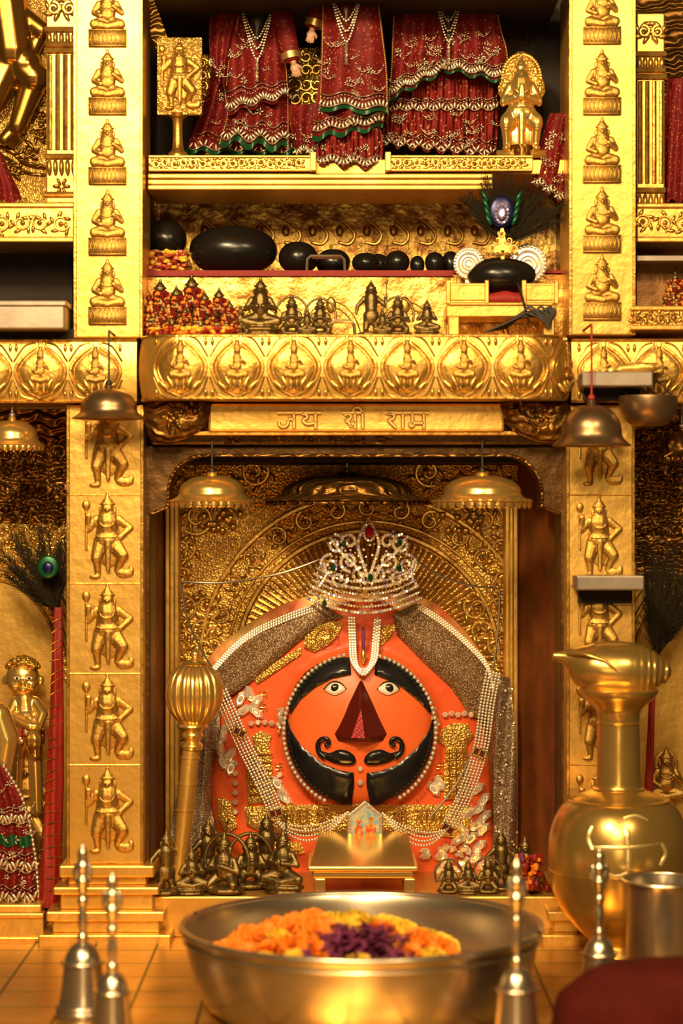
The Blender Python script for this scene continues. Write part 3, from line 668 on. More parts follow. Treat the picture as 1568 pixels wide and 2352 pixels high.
# ---------------------------------------------------------------- garlands
def garland(pts,rows,gap,lab,clasps,Y=.27,r=.0037):
    t=T('pearl_garland',P(pts[-1][0],pts[-1][1],Y),lab,'garland','pearl garlands on the orange deity')
    m=MB(); c=cat(pts,10)
    for k in range(rows):
        o=(k-(rows-1)/2)*gap; q=[]
        for i,p in enumerate(c):
            tt=c[min(i+1,len(c)-1)]-c[max(i-1,0)]; n=Vector((-tt.y,tt.x)).normalized(); q.append(P(p.x+n.x*o,p.y+n.y*o,Y))
        m.beads(q,r)
    ob('pearl_strings',m,pearl,t)
    for (x,y,a) in clasps:
        m=MB(); rt=Matrix.Rotation(-a,4,'Y'); cc=P(x,y,Y-.006)
        b=MB().box(-.015,.015,-.004,.004,-.010,.010); m.add([rt@Vector(q)+cc for q in b.v],b.f)
        b=MB()
        for z in(-.009,.009): b.box(-.016,.016,-.007,-.003,z-.0016,z+.0016)
        for z in(-.015,.015,0): b.box(z-.0016,z+.0016,-.007,-.003,-.010,.010)
        m.mi=1; m.add([rt@Vector(q)+cc for q in b.v],b.f); ob('clasp',m,[maroon,goldp],t,smooth=False)
garland([(505,1590),(532,1650),(562,1715),(600,1790),(636,1870)],5,7.6,'broad five-strand pearl band falling beside the left side of the face',[(550,1682,-.5),(633,1867,.25)])
garland([(1132,1545),(1118,1620),(1103,1720),(1070,1820),(1028,1903)],5,7.6,'broad five-strand pearl band falling beside the right side of the face',[(1100,1728,-.4),(1028,1903,-.6)])
def swag(x0,y0,x1,y1,sag,n,lab):
    m=MB()
    for k in range(n):
        s=sag*(1-.2*k); q=[]
        for i in range(31):
            u=i/30; q.append(P(x0+(x1-x0)*u,y0+(y1-y0)*u+s*4*u*(1-u)*(1-.25*u),.255-.01*u))
        m.beads(q,.0034)
    ob('pearl_swag',m,pearl,None,label=lab,cat_='garland',group='pearl swags beside the picture plaque')
swag(634,1885,800,1865,62,4,'pearl swag hanging between left clasp and picture plaque')
swag(1026,1905,878,1868,60,4,'pearl swag hanging between right clasp and picture plaque')
# ---------------------------------------------------------------- mace
Ym=.06
mc=T('ceremonial_mace',(X(410,Ym),Ym,zp),'gold mace with ribbed round head standing left of the orange deity','mace')
def ribs(a,t): return 1-.13*(1-abs(math.sin(a*9)))**1.5*math.sin(pi*t)**.5
m=MB(); m.plathe(446,Ym,[(10,1522),(34,1528),(58,1552),(67,1590),(60,1628),(38,1656),(14,1668)],144,ribs); ob('ribbed_head',m,goldp,mc,auto=False)
m=MB(); m.plathe(448,Ym,[(3,1492),(9,1496),(12,1504),(7,1512),(16,1516),(30,1524),(12,1526)],20); ob('finial',m,goldp,mc)
m=MB(); m.plathe(441,Ym,[(30,1660),(36,1668),(24,1680),(26,1690),(18,1702),(26,1712),(23,1722)],24); ob('collar',m,goldp,mc)
m=MB(); m.tube([P(a,b,Ym) for a,b in((439,1715),(434,1760),(429,1820),(424,1870),(417,1940),(407,2042))],[.020,.021,.021,.020,.019,.018],20)
for b in(1740,1800,1860): 
    q=439-(b-1715)*.096; m.tube([P(q,b-2,Ym),P(q,b+2,Ym)],.0225,20)
ob('shaft',m,gold,mc)
# ---------------------------------------------------------------- low table and plaque
tb=T('offering_table',(X(835,.02),.1,zp),'small shiny gold offering table in front of the orange deity','table')
m=MB(); zt_=Z(1990,.04)
m.box(X(706,.04),X(960,.04),.04,.26,zt_-.012,zt_+.0); m.box(X(716,.04),X(950,.04),.05,.25,zt_-.03,zt_-.012); ob('tabletop',m,goldp,tb,bevel=.004,smooth=False)
for a in(722,928):
    for y in(.05,.22):
        m=MB(); m.box(X(a,.04),X(a+26,.04),y,y+.02,zp,zt_-.03); ob('leg',m,goldp,tb,bevel=.003,smooth=False)
m=MB(); z2=zt_+.052
m.add([(X(712,.05),.05,zt_),(X(952,.05),.05,zt_),(X(935,.24),.24,z2),(X(735,.24),.24,z2),(X(712,.05),.24,zt_),(X(952,.05),.24,zt_)],[(0,1,2,3),(0,3,4),(1,5,2),(3,2,5,4)]); ob('sloping_lid',m,goldp,tb,smooth=False)
pq=T('picture_plaque',(X(838,.2),.25,z2),'house-shaped framed deity picture plaque standing on the small gold table','plaque')
Yq=.225
m=MB(); m.poly([(797,1942),(797,1872),(838,1838),(879,1872),(879,1942)],Yq,Yq+.02); ob('frame',m,silvth,pq,bevel=.003,smooth=False)
m=MB(); m.poly([(806,1934),(806,1878),(838,1852),(870,1878),(870,1934)],Yq-.003,Yq)
m.mi=1
m.poly([(814,1930),(814,1905),(822,1892),(832,1900),(834,1930)],Yq-.005,Yq-.003);m.poly([(838,1930),(840,1896),(852,1888),(862,1902),(864,1930)],Yq-.005,Yq-.003)
m.ell(P(824,1886,Yq-.004),(.006,.002,.006));m.ell(P(852,1882,Yq-.004),(.006,.002,.006)); ob('picture',m,[picA,picB],pq,smooth=False)
# ---------------------------------------------------------------- brass idols in lower niche
def idol(k,px,Y,z,h,lab,grp,rz=0):
    return link('deity_idol',me_idol[k],None,(X(px,Y),Y,z),h,rz,label=lab,cat_='idol',group=grp)
nm=['tarnished brass standing idol at the left niche edge, below the mace','small squat brass idol directly under the mace shaft','second brass standing idol beside the mace foot','arched brass idol in the middle of the lower left cluster','arched brass idol right of the cluster centre','seated brass idol nearest the small gold table','standing brass idol behind the seated one beside the gold table']
ps=[(1,382,-.0,.15),(0,440,-.02,.11),(1,478,.14,.16),(2,515,.05,.15),(2,575,.12,.14),(0,650,.05,.15),(1,612,.18,.17)]
for i,(k,px,Y,h) in enumerate(ps): idol(k,px,max(Y,.04),zp,h,nm[i],'brass idols in the lower left of the niche',R.uniform(-.4,.4))
ps=[(2,1030,.06,.085,'small arched brass idol just right of the gold table'),(0,1075,.05,.08,'small seated brass idol, second from the gold table'),(2,1120,.06,.09,'small arched brass idol, third from the gold table'),(1,1150,.1,.14,'tall brass idol at right half hidden by a handbell'),(0,1205,.08,.13,'seated brass idol nearest the right niche wall')]
for k,px,Y,h,l in ps: idol(k,px,Y,zp,h,l,'brass idols in the lower right of the niche')
m=MB()
for k in range(90): m.mi=R.choice([0,0,1,2]); m.ell(P(R.gauss(1215,16),R.uniform(1965,2040),.02+R.random()*.05),(R.uniform(.004,.01),)*3,6,4)
ob('flower_clump',m,[redst,mpu,mor],None,label='pink and red flower offering heaped by the right niche wall',cat_='flowers',kind='stuff')
# ---------------------------------------------------------------- canopies
def canopy(px,rim,top,wpx,Y,lab,mt,up,cordm=steeld,grp=None,fringe=True,ztop=None):
    t=T('hanging_canopy',P(px,top,Y),lab,'canopy',grp)
    r=wpx/2; H=rim-top; m=MB()
    m.plathe(px,Y,[(3,top-H*.16),(r*.12,top-H*.1),(r*.13,top),(r*.40,top+H*.06),(r*.64,top+H*.26),(r*.76,top+H*.5),(r*.80,top+H*.78),(r,top+H*.97),(r*.99,rim),(r*.82,top+H*.86),(r*.7,top+H*.6),(r*.4,top+H*.25),(r*.02,top+H*.15)],48); ob('dome',m,mt,t)
    if fringe:
        m=MB(); n=30; k=sc(Y)
        for i in range(n):
            a=2*pi*i/n; c=(X(px,Y)+r*k*.97*math.cos(a),Y+r*k*.97*math.sin(a),Z(rim+5,Y)); m.ell(c,(r*k*.085,.002,r*k*.1 if r<150 else r*k*.03),8,6,Matrix.Rotation(a+pi/2,3,'Z'))
        ob('scalloped_fringe',m,mt,t)
    m=MB().tube([P(px,top-H*.1,Y),P(px,up,Y)],.0025,6); m.ell(P(px,top-H*.18,Y),.008)
    if ztop is not None: m.tube([P(px,up,Y),Vector((X(px,Y),ztop,P(px,up,Y).z))],.003,6)
    ob('hanging_cord',m,cordm,t)
canopy(487,1152,1092,196,-.02,'shiny gold canopy with scalloped edge hanging at the left of the niche',goldp,1012,cordm=cable)
canopy(1107,1152,1092,232,-.03,'shiny gold canopy with scalloped edge hanging at the right of the niche',goldp,1012,cordm=cable)
canopy(797,1150,1092,385,.27,'wide dark canopy hanging over the crown at the niche centre',goldd,1060)  # shaded canopy: the shade is put into its dark gold colour
canopy(250,962,893,166,-.12,'bronze canopy hanging in front of the left pillar',bronze,760,cordm=cable,fringe=False,ztop=.0)
canopy(1358,1024,930,178,-.16,'bronze canopy on a red thread in front of the right pillar',bronze,745,cordm=redth,fringe=False,ztop=.0)
canopy(28,1024,965,150,.0,'gold canopy cut by the left edge of the view below the lotus band',goldp,925,fringe=True)
canopy(1565,1050,990,120,.06,'dark canopy at the far right below the lotus band',goldd,925)
m=MB(); m.plathe(1488,-.1,[(6,982),(40,976),(62,950),(68,915),(64,912),(56,945),(34,966),(2,972)],36)
t=T('hanging_bowl',P(1488,980,-.1),'round brown metal bowl hanging right of the right pillar','bowl'); ob('bowl_body',m,bronze,t)
m=MB()
for q in(-60,0,60): m.tube([P(1488+q,915,-.1),P(1488,850,-.1)],.0018,5)
m.tube([P(1488,850,-.1),P(1488,845,-.05)],.0018,5); ob('hanger',m,cable,t)
for x0,x1,p0,p1,Y,l in((1336,1500,853,888,-.14,'upper small steel shelf fixed on the right pillar beside the lotus band'),(1324,1480,1322,1356,-.10,'lower small steel shelf fixed halfway down the right pillar')):
    t=T('wall_shelf',P((x0+x1)/2,p1,Y),l,'shelf'); m=MB().pbox(x0,x1,p0,p1,Y,.0 if p0>1000 else -.045); ob('slab',m,steeld,t,bevel=.004,smooth=False)
    m=MB().pbox(x0+4,x1-30,p1+1,p1+30,-.02 if p0>1000 else -.06,.0 if p0>1000 else -.04); ob('bracket',m,dark,t,smooth=False)
m=MB(); patch(m,[(1395,850),(1430,836),(1480,832),(1530,838),(1500,852),(1440,858)],lambda a,b:-.13,.006,8,8,.05); ob('folded_leaf',m,gold,None,label='dry yellow leaf lying on the upper steel shelf',cat_='leaf')
# ---------------------------------------------------------------- upper niche
zL=Z(360,.08)
m=MB().box(X(336,.5),X(1296,.5),.52,.56,zL,1.17); ob('dark_backing_sheet',m,dark,None,False,0,'dark sheet added behind the dressed deities to blacken the upper niche','panel')  # near-black sheet added to darken the space behind the figures
t=T('upper_ledge',(X(780,.08),.3,Z(440,.08)),'gold upper ledge with vine frieze carrying the dressed deities','ledge')
m=MB(); m.box(X(338,.08),X(1300,.08),.10,.6,Z(398,.08),zL-.002)
m.pbox(338,1132,398,410,.075,.3); m.pbox(338,1132,410,424,.085,.3); m.pbox(338,1132,424,436,.07,.3); ob('shelf_board',m,gold,t,bevel=.003,smooth=False)
m=MB()
for a,b in((340,714),(896,1224)): m.pbox(a,b,360,390,.07,.10); m.pbox(a,b,356,362,.064,.10); m.pbox(a,b,387,393,.064,.10)
for a in(712,884): m.pbox(a,a+14,348,392,.05,.10)
ob('fascia',m,gold,t,bevel=.002,smooth=False)
m=MB()
for a,b in((345,712),(900,1220)):
    x=a+12;i=0
    while x<b-8: m.scroll(P(x,375,.068),.0105,R.random()*6,1.1,1 if i%2 else -1,.0024); x+=22;i+=1
ob('vine_relief',m,goldr,t)
t=T('back_panel',(X(760,.45),.45,.401),'pitted gold panel behind the black stones with raised hand motifs','panel')
m=MB().pbox(336,1290,440,660,.45,.5); ob('sheet',m,M('gold_pitted',GC,.78,.36,'noise',45,.8,.006,(.3,.12,.03),28,.25),t,smooth=False)
m=MB()
for i in range(12):
    x=470+i*62; m.tube([P(v.x,v.y,.446) for v in cat([(x,505),(x+20,520),(x+34,540),(x+22,560),(x-4,556)],5)],[.004]*20+[.003],6); m.ell(P(x,530,.446),(.010,.004,.014))
for i in range(30): m.tube([P(420+i*24,470,.446),P(432+i*24,456,.446),P(444+i*24,470,.446)],.003,5)
ob('hand_relief',m,goldr,t)
t=T('gold_riser',(X(780,.15),.3,.401),'gold stepped riser under the black stones with a red cloth on top','riser')
m=MB().box(X(338,.15),X(1296,.15),.15,.449,.401,Z(628,.15)); ob('riser_body',m,M('gold_riser_sheet',GC,.78,.33,'noise',35,.7,.006,(.35,.15,.03),22,.3),t,smooth=False,bevel=.003)
m=MB()
for c in(760,930,1100,600): 
    for r in(60,70): m.tube([P(c+r*math.cos(a),790-r*1.4*math.sin(a),.149) for a in [pi*i/20 for i in range(21)]],.002,5)
    m.ell(P(c,700,.148),(.012,.005,.02))
ob('arch_relief',m,goldr,t)
zR=Z(622,.15)
m=MB()
m.box(X(338,.15),X(1296,.15),.142,.449,Z(628,.15),zR); m.box(X(338,.142),X(1040,.142),.140,.149,Z(634,.142),zR); ob('cloth',m,redsh,t,smooth=False)
def rock(px,top,w,h,Y,z,lab,seed):
    v,f=usph(28,18); m=MB(); s=sc(Y); rx=w/2*s; rz=h/2*s; ry=min(rx,rz*1.3); vs=[]
    for q in v:
        n=1+.05*noise.noise(Vector(q)*1.3+Vector((seed,0,0))); vs.append((q[0]*rx*n,q[1]*ry*n,max(q[2]*rz*n,-rz*.96)))
    m.add([(a[0]+X(px,Y),a[1]+Y,a[2]+z+rz*.96) for a in vs],f)
    ob('river_stone',m,stone,None,auto=False,label=lab,cat_='stone',group='black river stones on the red cloth')
rk=[(382,492,96,74,.25,'round black stone at the left end, resting on flowers'),(536,518,206,102,.24,'largest oval black stone on the red cloth'),(685,556,92,62,.22,'medium black stone right of the largest one'),(765,570,80,50,.27,'flattish black stone behind the silver stand'),
 (840,592,64,34,.20,'low flat black stone right of the silver stand'),(868,584,56,40,.28,'black stone half hidden behind two lower stones'),(912,584,58,40,.21,'egg-like black stone near the cloth centre right'),(958,592,34,30,.23,'tiny black stone between two larger ones'),
 (998,584,46,38,.22,'small black stone third from the silver discs'),(1035,580,44,44,.26,'small black stone touching the left silver disc')]
for i,(px,tp,w,h,Y,l) in enumerate(rk): rock(px,tp,w,h+14,Y,zR+(.043 if i==0 else 0),l,i*3.1)
def hoop(x0,x1,p0,Y,z,l):
    m=MB(); zt3=Z(p0,Y); a=X(x0,Y);b=X(x1,Y)
    for y in(Y,Y+.03): m.tube([(a,y,z),(a+.002,y,zt3-.008),(a+.01,y,zt3),(b-.01,y,zt3),(b-.002,y,zt3-.008),(b,y,z)],.004,8)
    m.tube([(a,Y,z+.005),(a,Y+.03,z+.005)],.003,6);m.tube([(b,Y,z+.005),(b,Y+.03,z+.005)],.003,6)
    ob('silver_stand',m,steel,None,label=l,cat_='stand')
hoop(704,792,588,.16,zR,'small silver hoop stand among the black stones'); hoop(757,815,737,-.02,.401,'small silver hoop stand between the brass idols on the balcony')
zB=.401
row=[(598,640,0,-.02,'tallest seated brass idol at left of the balcony row'),(552,700,2,-.03,'small arched brass idol beside the flowered idols'),(670,675,2,-.02,'arched brass idol right of the tallest one'),(735,680,2,-.01,'arched brass idol just left of the lower silver stand'),
 (852,648,1,-.01,'brass idol with tall pointed staff right of the lower silver stand'),(913,676,2,-.02,'arched brass idol right of the one with the staff'),(980,690,0,-.02,'small seated brass idol nearest the little throne'),(705,712,0,-.05,'tiny brass idol in front between two arched idols'),(878,712,0,-.05,'tiny brass idol in front at right of the staff bearer')]
for px,tp,k,Y,l in row:
    h=(Z(tp,Y)-zB); idol(k,px,Y,zB,h/.97,l,'brass idols in the balcony row')
gi=MB().merge(idols[0]); gi.m=[0]*len(gi.f)
for k in range(150):
    a=R.uniform(0,2*pi); z=R.uniform(.05,.75); gi.mi=R.choice([1,1,2,3]); rr=.24 if z<.35 else .17; gi.ell((rr*math.cos(a)*1.2,-abs(rr*math.sin(a))*1.0,z),R.uniform(.025,.05),6,4)
me_gi=mesh_from('garlanded_idol',gi,[brassd,redst,mor,orangeg])
for i,(px,tp,Y,l) in enumerate([(368,640,.05,'flower covered idol at the left end of the balcony'),(405,655,-.0,'flower covered idol second from the left end'),(440,630,.06,'flower covered idol third from the left, at the back'),(470,668,-.02,'flower covered idol in front at the cluster centre'),(503,660,.04,'flower covered idol fifth from the left'),(528,690,-.03,'flower covered idol nearest the bare brass idols'),(372,700,-.05,'small flower covered idol in front at the left end'),(425,705,-.05,'small flower covered idol in front, second of three')]):
    link('garlanded_idol',me_gi,None,(X(px,Y),Y,zB),(Z(tp,Y)-zB)*1.0,0,label=l,cat_='idol',group='flower covered idols on the balcony')
m=MB()
for k in range(420): m.mi=R.choice([0,0,1,2]); m.ell((X(R.uniform(345,540),0),R.uniform(-.09,.0),zB+R.uniform(.0,.016)),(R.uniform(.005,.011),.006,R.uniform(.003,.006)),6,4)
ob('flower_petals',m,[redst,mor,mye],None,label='red and orange petals strewn on the balcony around the left idols',cat_='petals',kind='stuff')
m=MB()
for k in range(320): m.mi=R.choice([0,0,1,2]); m.ell((X(R.uniform(345,430),.2),R.uniform(.16,.29),zR+R.uniform(.0,.05)),(R.uniform(.006,.012),.006,R.uniform(.004,.007)),6,4)
ob('flower_petals',m,[orangeg,mye,redst],None,label='orange and yellow petal heap under the leftmost black stone',cat_='petals',kind='stuff')
t=T('miniature_throne',(X(1155,.0),.03,zB),'miniature gold throne with red seat holding a black stone','throne')
m=MB(); m.pbox(1024,1276,700,728,-.02,.12); m.pbox(1030,1272,694,702,-.025,.12); ob('seat_frame',m,gold,t,bevel=.003,smooth=False)
for a in(1028,1246):
    for y in(-.02,.09): m=MB().box(X(a,0),X(a+26,0),y,y+.022,zB,Z(726,-.02)); ob('leg',m,gold,t,bevel=.003,smooth=False)
for a,b in((1030,1118),(1204,1278)):
    m=MB().pbox(a,b,650,696,-.02,-.008); m.pbox(a+4,b-4,655,690,-.024,-.02); m.pbox(a-6,a+5,643,698,-.026,-.004);m.pbox(b-5,b+5,643,698,-.026,-.004)
    ob('armrest_panel',m,gold,t,bevel=.002,smooth=False)
m=MB(); patch(m,[(1115,676),(1160,668),(1205,676),(1206,697),(1115,697)],lambda a,b:-.01,.01,10,8,.11,False); ob('cushion',m,redsh,t,auto=False)
rock(1152,588,158,84,.03,Z(674,.03),'wide black stone seated on the miniature throne under the peacock feathers',9)
for px,py,r,l in((1076,605,36,'round embossed silver disc left of the throne stone'),(1212,606,44,'round embossed silver disc right of the throne stone')):
    Y=.1; m=MB()
    for rr,th in((r,.004),(r*.8,.006)): m.ell(P(px,py,Y),(rr*sc(Y),th,rr*sc(Y)*1.05),28,10)
    for k in range(28): a=2*pi*k/28; m.ell(P(px+r*.9*math.cos(a),py+r*.92*math.sin(a),Y-.005),.0038,6,4)
    for rr in(.65,.4,.2): m.tube([P(px+r*rr*math.cos(a),py+r*rr*math.sin(a),Y-.007) for a in [2*pi*i/24 for i in range(24)]],.0022,5,True)
    m.box(X(px-8,Y),X(px+8,Y),Y,Y+.01,Z(700,-.02)-.0,Z(py+r*.8,Y)); ob('silver_disc',m,silver,None,label=l,cat_='disc')
m=MB(); Y=.0
m.poly([(1118,580),(1122,566),(1140,556),(1150,524),(1156,524),(1162,556),(1186,566),(1190,580)],Y,Y+.006)
for c in((1130,572),(1178,572),(1142,552),(1168,552),(1153,536)): m.scroll(P(c[0],c[1],Y-.002),.010,R.random()*6,1.1,1,.0022,False)
for k in range(7): m.ell(P(1120+k*11,583,Y-.002),.005,8,6)
m.box(X(1150,Y),X(1158,Y),Y,Y+.01,Z(600,Y),Z(575,Y)); ob('gold_crest',m,goldp,None,label='small gold openwork crest on top of the throne stone',cat_='ornament')
def feathers(cx,cy,R0,a0,a1,n,Y,L=(.6,1.0),dens=26,sp_=.3):
    m=MB()
    for i in range(n):
        a=a0+(a1-a0)*i/(n-1)+R.uniform(-.05,.05); ln=R0*R.uniform(*L); Yi=Y+R.uniform(-.012,.02)
        tip=(cx+ln*math.cos(a),cy-ln*math.sin(a)); p0=P(cx,cy,Yi);p1=P(tip[0],tip[1],Yi); m.tube([p0,p1],[.0010,.0005],4)
        for k in range(dens):
            u=.2+.8*k/dens; b=p0.lerp(p1,u)
            for q in(-1,1):
                an=a+q*R.uniform(.25,.6); l2=R0*sc(Y)*R.uniform(.5*sp_,sp_)*(1-.3*u); e=b+Vector((math.cos(an),R.uniform(-.1,.1),math.sin(an)))*l2
                w=Vector((-math.sin(an),0,math.cos(an)))*.0008; m.add([b-w,b+w,e],[(0,1,2)])
    return m
pk=T('peacock_feather_bunch',P(1150,585,.05),'fan of dark peacock feathers with jewelled eye above the miniature throne','feathers')
ob('barbs',feathers(1158,560,165,.35,pi-.75,40,.05,sp_=.25),feath,pk,smooth=False)
m=MB(); m.ell(P(1152,486,.03),(.030,.006,.038),24,10); ob('green_eye',m,feblue,pk)
m=MB()
for q in(-1,1):
    for k in range(4): m.leaf(P(1152+q*(30+k*3),505-k*18,.026),pi/2-q*.5,.014,.005,.004)
ob('green_tufts',m,fegreen,pk)
m=MB()
for k in range(16): a=2*pi*k/16; m.gem(P(1152+14*math.cos(a),490+22*math.sin(a),.022),.0042)
m.gem(P(1152,490,.020),.010,pi/2,1.4); ob('jewel',m,gemv,pk,smooth=False)
m=MB().tube([P(1152,540,.05),P(1152,600,.05)],.004,8); ob('stem',m,cable,pk)
m=MB(); x0=1115
for k in range(16):
    a=R.uniform(-6,6); pts=cat([(x0+k*3,762-k*.5),(x0+40+k*4,745-k*2),(x0+78+k*4,722+a),(x0+96+k*4,712+a*1.5),(x0+130+k*2,735-k),(x0+150,757-k*1.5)],6)
    m.tube([P(v.x,v.y,-.06+k*.0028) for v in pts],.0026,6)
m.tube([P(v.x,v.y,-.05) for v in cat([(1215,740),(1204,700),(1195,670),(1188,650)],5)],.003,5)
ob('cord_bundle',m,cable,None,label='dark bundle of thin cords coiled on the balcony in front of the throne',cat_='cord')
# ---------------------------------------------------------------- dressed deities
def drape(lft,rgt,Y,folds=5,amp=.012,ph=0,bulge=.03,hemw=6):
    L=cat(lft,8);Rr=cat(rgt,8)
    def at(c,v): q=v*(len(c)-1); i=min(int(q),len(c)-2); return c[i].lerp(c[i+1],q-i)
    def S(u,v,off=0):
        a=at(L,v);b=at(Rr,v); x=a.x+(b.x-a.x)*u; y=a.y+(b.y-a.y)*u+hemw*v*math.sin(u*folds*2*pi+ph)
        Yv=Y-bulge*math.sin(pi*u)+amp*(.3+.7*v)*math.sin(u*folds*2*pi+ph+2*v)+off
        return P(x,y,Yv)
    return S
def sheet(S,v0=0,v1=1,off=0,nu=40,nv=14,u0=0,u1=1):
    m=MB();vs=[];fs=[]
    for j in range(nv+1):
        for i in range(nu+1): vs.append(S(u0+(u1-u0)*i/nu,v0+(v1-v0)*j/nv,off))
    for j in range(nv):
        for i in range(nu): a=j*(nu+1)+i; fs.append((a,a+1,a+nu+2,a+nu+1))
    m.add(vs,fs); return m
def embroid(S,v,off,u0=0,u1=1,n=26,s=.006,m=None):
    m=m or MB()
    for i in range(n):
        u=u0+(u1-u0)*(i+.5)/n; c=S(u,v,off); d=(S(min(u+.02,1),v,off)-c); a=math.atan2(d.z,d.x) if d.length>0 else 0
        m.leaf(c,a+pi/2,s*1.5,s*.5,.0022); m.ell(S(u,v-.05,off),(.0022,.0018,.0022),6,4)
    m.tube([S(u0+(u1-u0)*i/40,v+.03,off) for i in range(41)],.0022,4); m.tube([S(u0+(u1-u0)*i/40,v-.075,off) for i in range(41)],.0015,4)
    return m
def florals(S,m,n,off,v0,v1,sd):
    rr=random.Random(sd)
    for k in range(n):
        u=rr.uniform(.05,.95);v=rr.uniform(v0,v1);c=S(u,v,off); s=rr.uniform(.6,1.1)
        for q in range(5): a=2*pi*q/5; m.leaf(c+Vector((math.cos(a),0,math.sin(a)))*.006*s,a,.0045*s,.002*s,.0016)
        g=rr.choice([-1,1]); m.tube([c+Vector((g*.005*i,0,-.012*math.sin(i*.5)+.006*i*.3)) for i in range(7)],.0008,4)
        for i in range(2,7,2): m.leaf(c+Vector((g*.005*i,0,-.012*math.sin(i*.5)+.006*i*.3+.004)),.9*g,.0036,.0014,.0012)
def dress(px,lab,layers):
    t=T('dressed_deity',(X(px,.2),.22,zL),lab,'deity statue','dressed deity statues on the upper ledge')
    sd=int(px)
    for L in layers:
        S=drape(L['l'],L['r'],L['Y'],L.get('folds',4),L.get('amp',.012),L.get('ph',0),L.get('bulge',.02),L.get('hw',6))
        o=ob(L.get('n','skirt'),sheet(S,nu=60),L.get('m',redcl),t,auto=False)
        if L.get('hem'): ob('green_hem',sheet(S,1-L['hem'],1.0,-.003,60,2),green,o,auto=False)
        m=MB()
        for v in L.get('bands',()): embroid(S,v,-.006,0,1,L.get('nb',26),.0062,m)
        if L.get('fl'): florals(S,m,L['fl'],-.004,*L.get('fv',(.4,.88)),sd)
        if m.v: ob('embroidery',m,silvth,o,auto=False)
        if L.get('side'):
            m=MB()
            for u in L['side']: m.beads([S(u,v/40,-.004) for v in range(41)],.0024,.0046)
            ob('gold_edge',m,goldth,o,auto=False)
    return t
d1=dress(575,'left dressed deity statue in red embroidered skirt with green hems',[
 dict(n='back_skirt',l=[(500,-40),(495,100),(470,230),(424,350)],r=[(650,-40),(660,150),(680,280),(745,354)],Y=.25,hem=.045,bands=(.92,),fl=20,folds=6,amp=.018),
 dict(n='front_skirt',l=[(540,-40),(536,110),(528,230),(500,328)],r=[(645,-40),(652,110),(663,230),(664,345)],Y=.19,hem=.06,bands=(.89,),fl=16,folds=3,side=(.02,.98),hw=10),
 dict(n='over_tunic',l=[(515,-40),(505,40),(505,120),(520,262)],r=[(640,-40),(652,60),(658,130),(664,225)],Y=.165,folds=3,side=(.02,.98),bands=(.93,),fl=8,fv=(.5,.85)),
 dict(n='shawl',l=[(495,-40),(480,60),(485,150),(500,190)],r=[(560,-40),(545,60),(528,130),(520,200)],Y=.15,folds=2,side=(.98,),fl=4)])
d2=dress(805,'middle dressed deity statue whose red skirt hangs over the ledge gap',[
 dict(n='side_skirt',l=[(660,240),(664,280),(672,320),(676,352)],r=[(740,240),(738,280),(736,320),(734,350)],Y=.2,folds=2,fl=5,fv=(.3,.9),bands=(.9,),nb=12),
 dict(n='under_skirt',l=[(760,200),(745,290),(728,340),(724,374)],r=[(860,200),(872,280),(880,340),(874,386)],Y=.10,m=redpl,bands=(.88,),folds=3,hem=.0,nb=20,fl=5),
 dict(n='middle_skirt',l=[(748,100),(730,200),(720,260),(716,322)],r=[(870,100),(884,200),(886,250),(878,294)],Y=.085,hem=.09,bands=(.82,),folds=3,fl=4,nb=20),
 dict(n='long_tunic',l=[(740,-40),(738,80),(735,170),(731,250)],r=[(865,-40),(880,80),(890,170),(892,262)],Y=.065,hem=.05,bands=(.90,),fl=14,folds=2,side=(.02,.98),nb=20)])
d3=dress(1015,'right dressed deity statue in the widest red skirt under a crossed veil',[
 dict(n='pleated_skirt',l=[(950,60),(915,180),(890,260),(872,332)],r=[(1090,60),(1130,180),(1146,260),(1136,364)],Y=.20,m=redpl,bands=(.93,.60),fl=22,folds=8,fv=(.66,.90),nb=36),
 dict(n='left_veil',l=[(905,-40),(900,80),(897,150),(891,232)],r=[(1030,-40),(1030,60),(1030,110),(1026,162)],Y=.15,hem=.05,bands=(.88,),fl=14,folds=3,side=(.02,)),
 dict(n='right_veil',l=[(1010,-40),(1015,60),(1018,110),(1016,162)],r=[(1130,-40),(1150,60),(1166,120),(1170,192)],Y=.145,hem=.05,bands=(.88,),fl=14,folds=3,side=(.98,))])
for d,cx,w,y0,y1,yy in((d1,590,40,20,150,.135),(d2,795,38,-10,110,.035),(d3,1030,34,-10,110,.115)):
    m=MB()
    for k in(0,1,2): m.beads([P(v.x,v.y,yy) for v in cat([(cx-w,y0-20),(cx-w*.6,y0+(y1-y0)*(.4-.1*k)),(cx,y1-24*k-14),(cx+w*.6,y0+(y1-y0)*(.4-.1*k)),(cx+w,y0-20)],8)],.0032,.0068)
    for k in range(6): m.gem(P(cx,y1-10+k*9,yy-.005),.005)
    ob('necklace',m,silvth,d)
    m=MB()
    patch(m,[(cx-26,y0-60),(cx+26,y0-60),(cx+24,y0+20),(cx+8,y0+75),(cx,y0+95),(cx-8,y0+75),(cx-24,y0+20)],lambda a,b:yy+.012,.012,16,10,.01); ob('dark_bodice',m,cable if d is not d2 else maroon,d,auto=False)
def hand():
    m=MB(); m.ell((0,0,.30),(.15,.07,.18)); m.cap((0,0,.12),(.0,.04,-.10),.10,.10)
    for i,(x,l) in enumerate(((-.11,.18),(-.04,.22),(.035,.21),(.10,.16))):
        m.cap((x,0,.42),(x*1.1,-.06,.42+l*.55),.038,.034); m.cap((x*1.1,-.06,.42+l*.55),(x*1.1,-.15,.42+l*.8),.034,.028)
    m.cap((-.10,-.02,.22),(-.20,-.07,.34),.045,.036); m.cap((-.20,-.07,.34),(-.19,-.14,.42),.035,.028)
    return fuse(m,.016)
me_h=mesh_from('hand',hand(),pink)
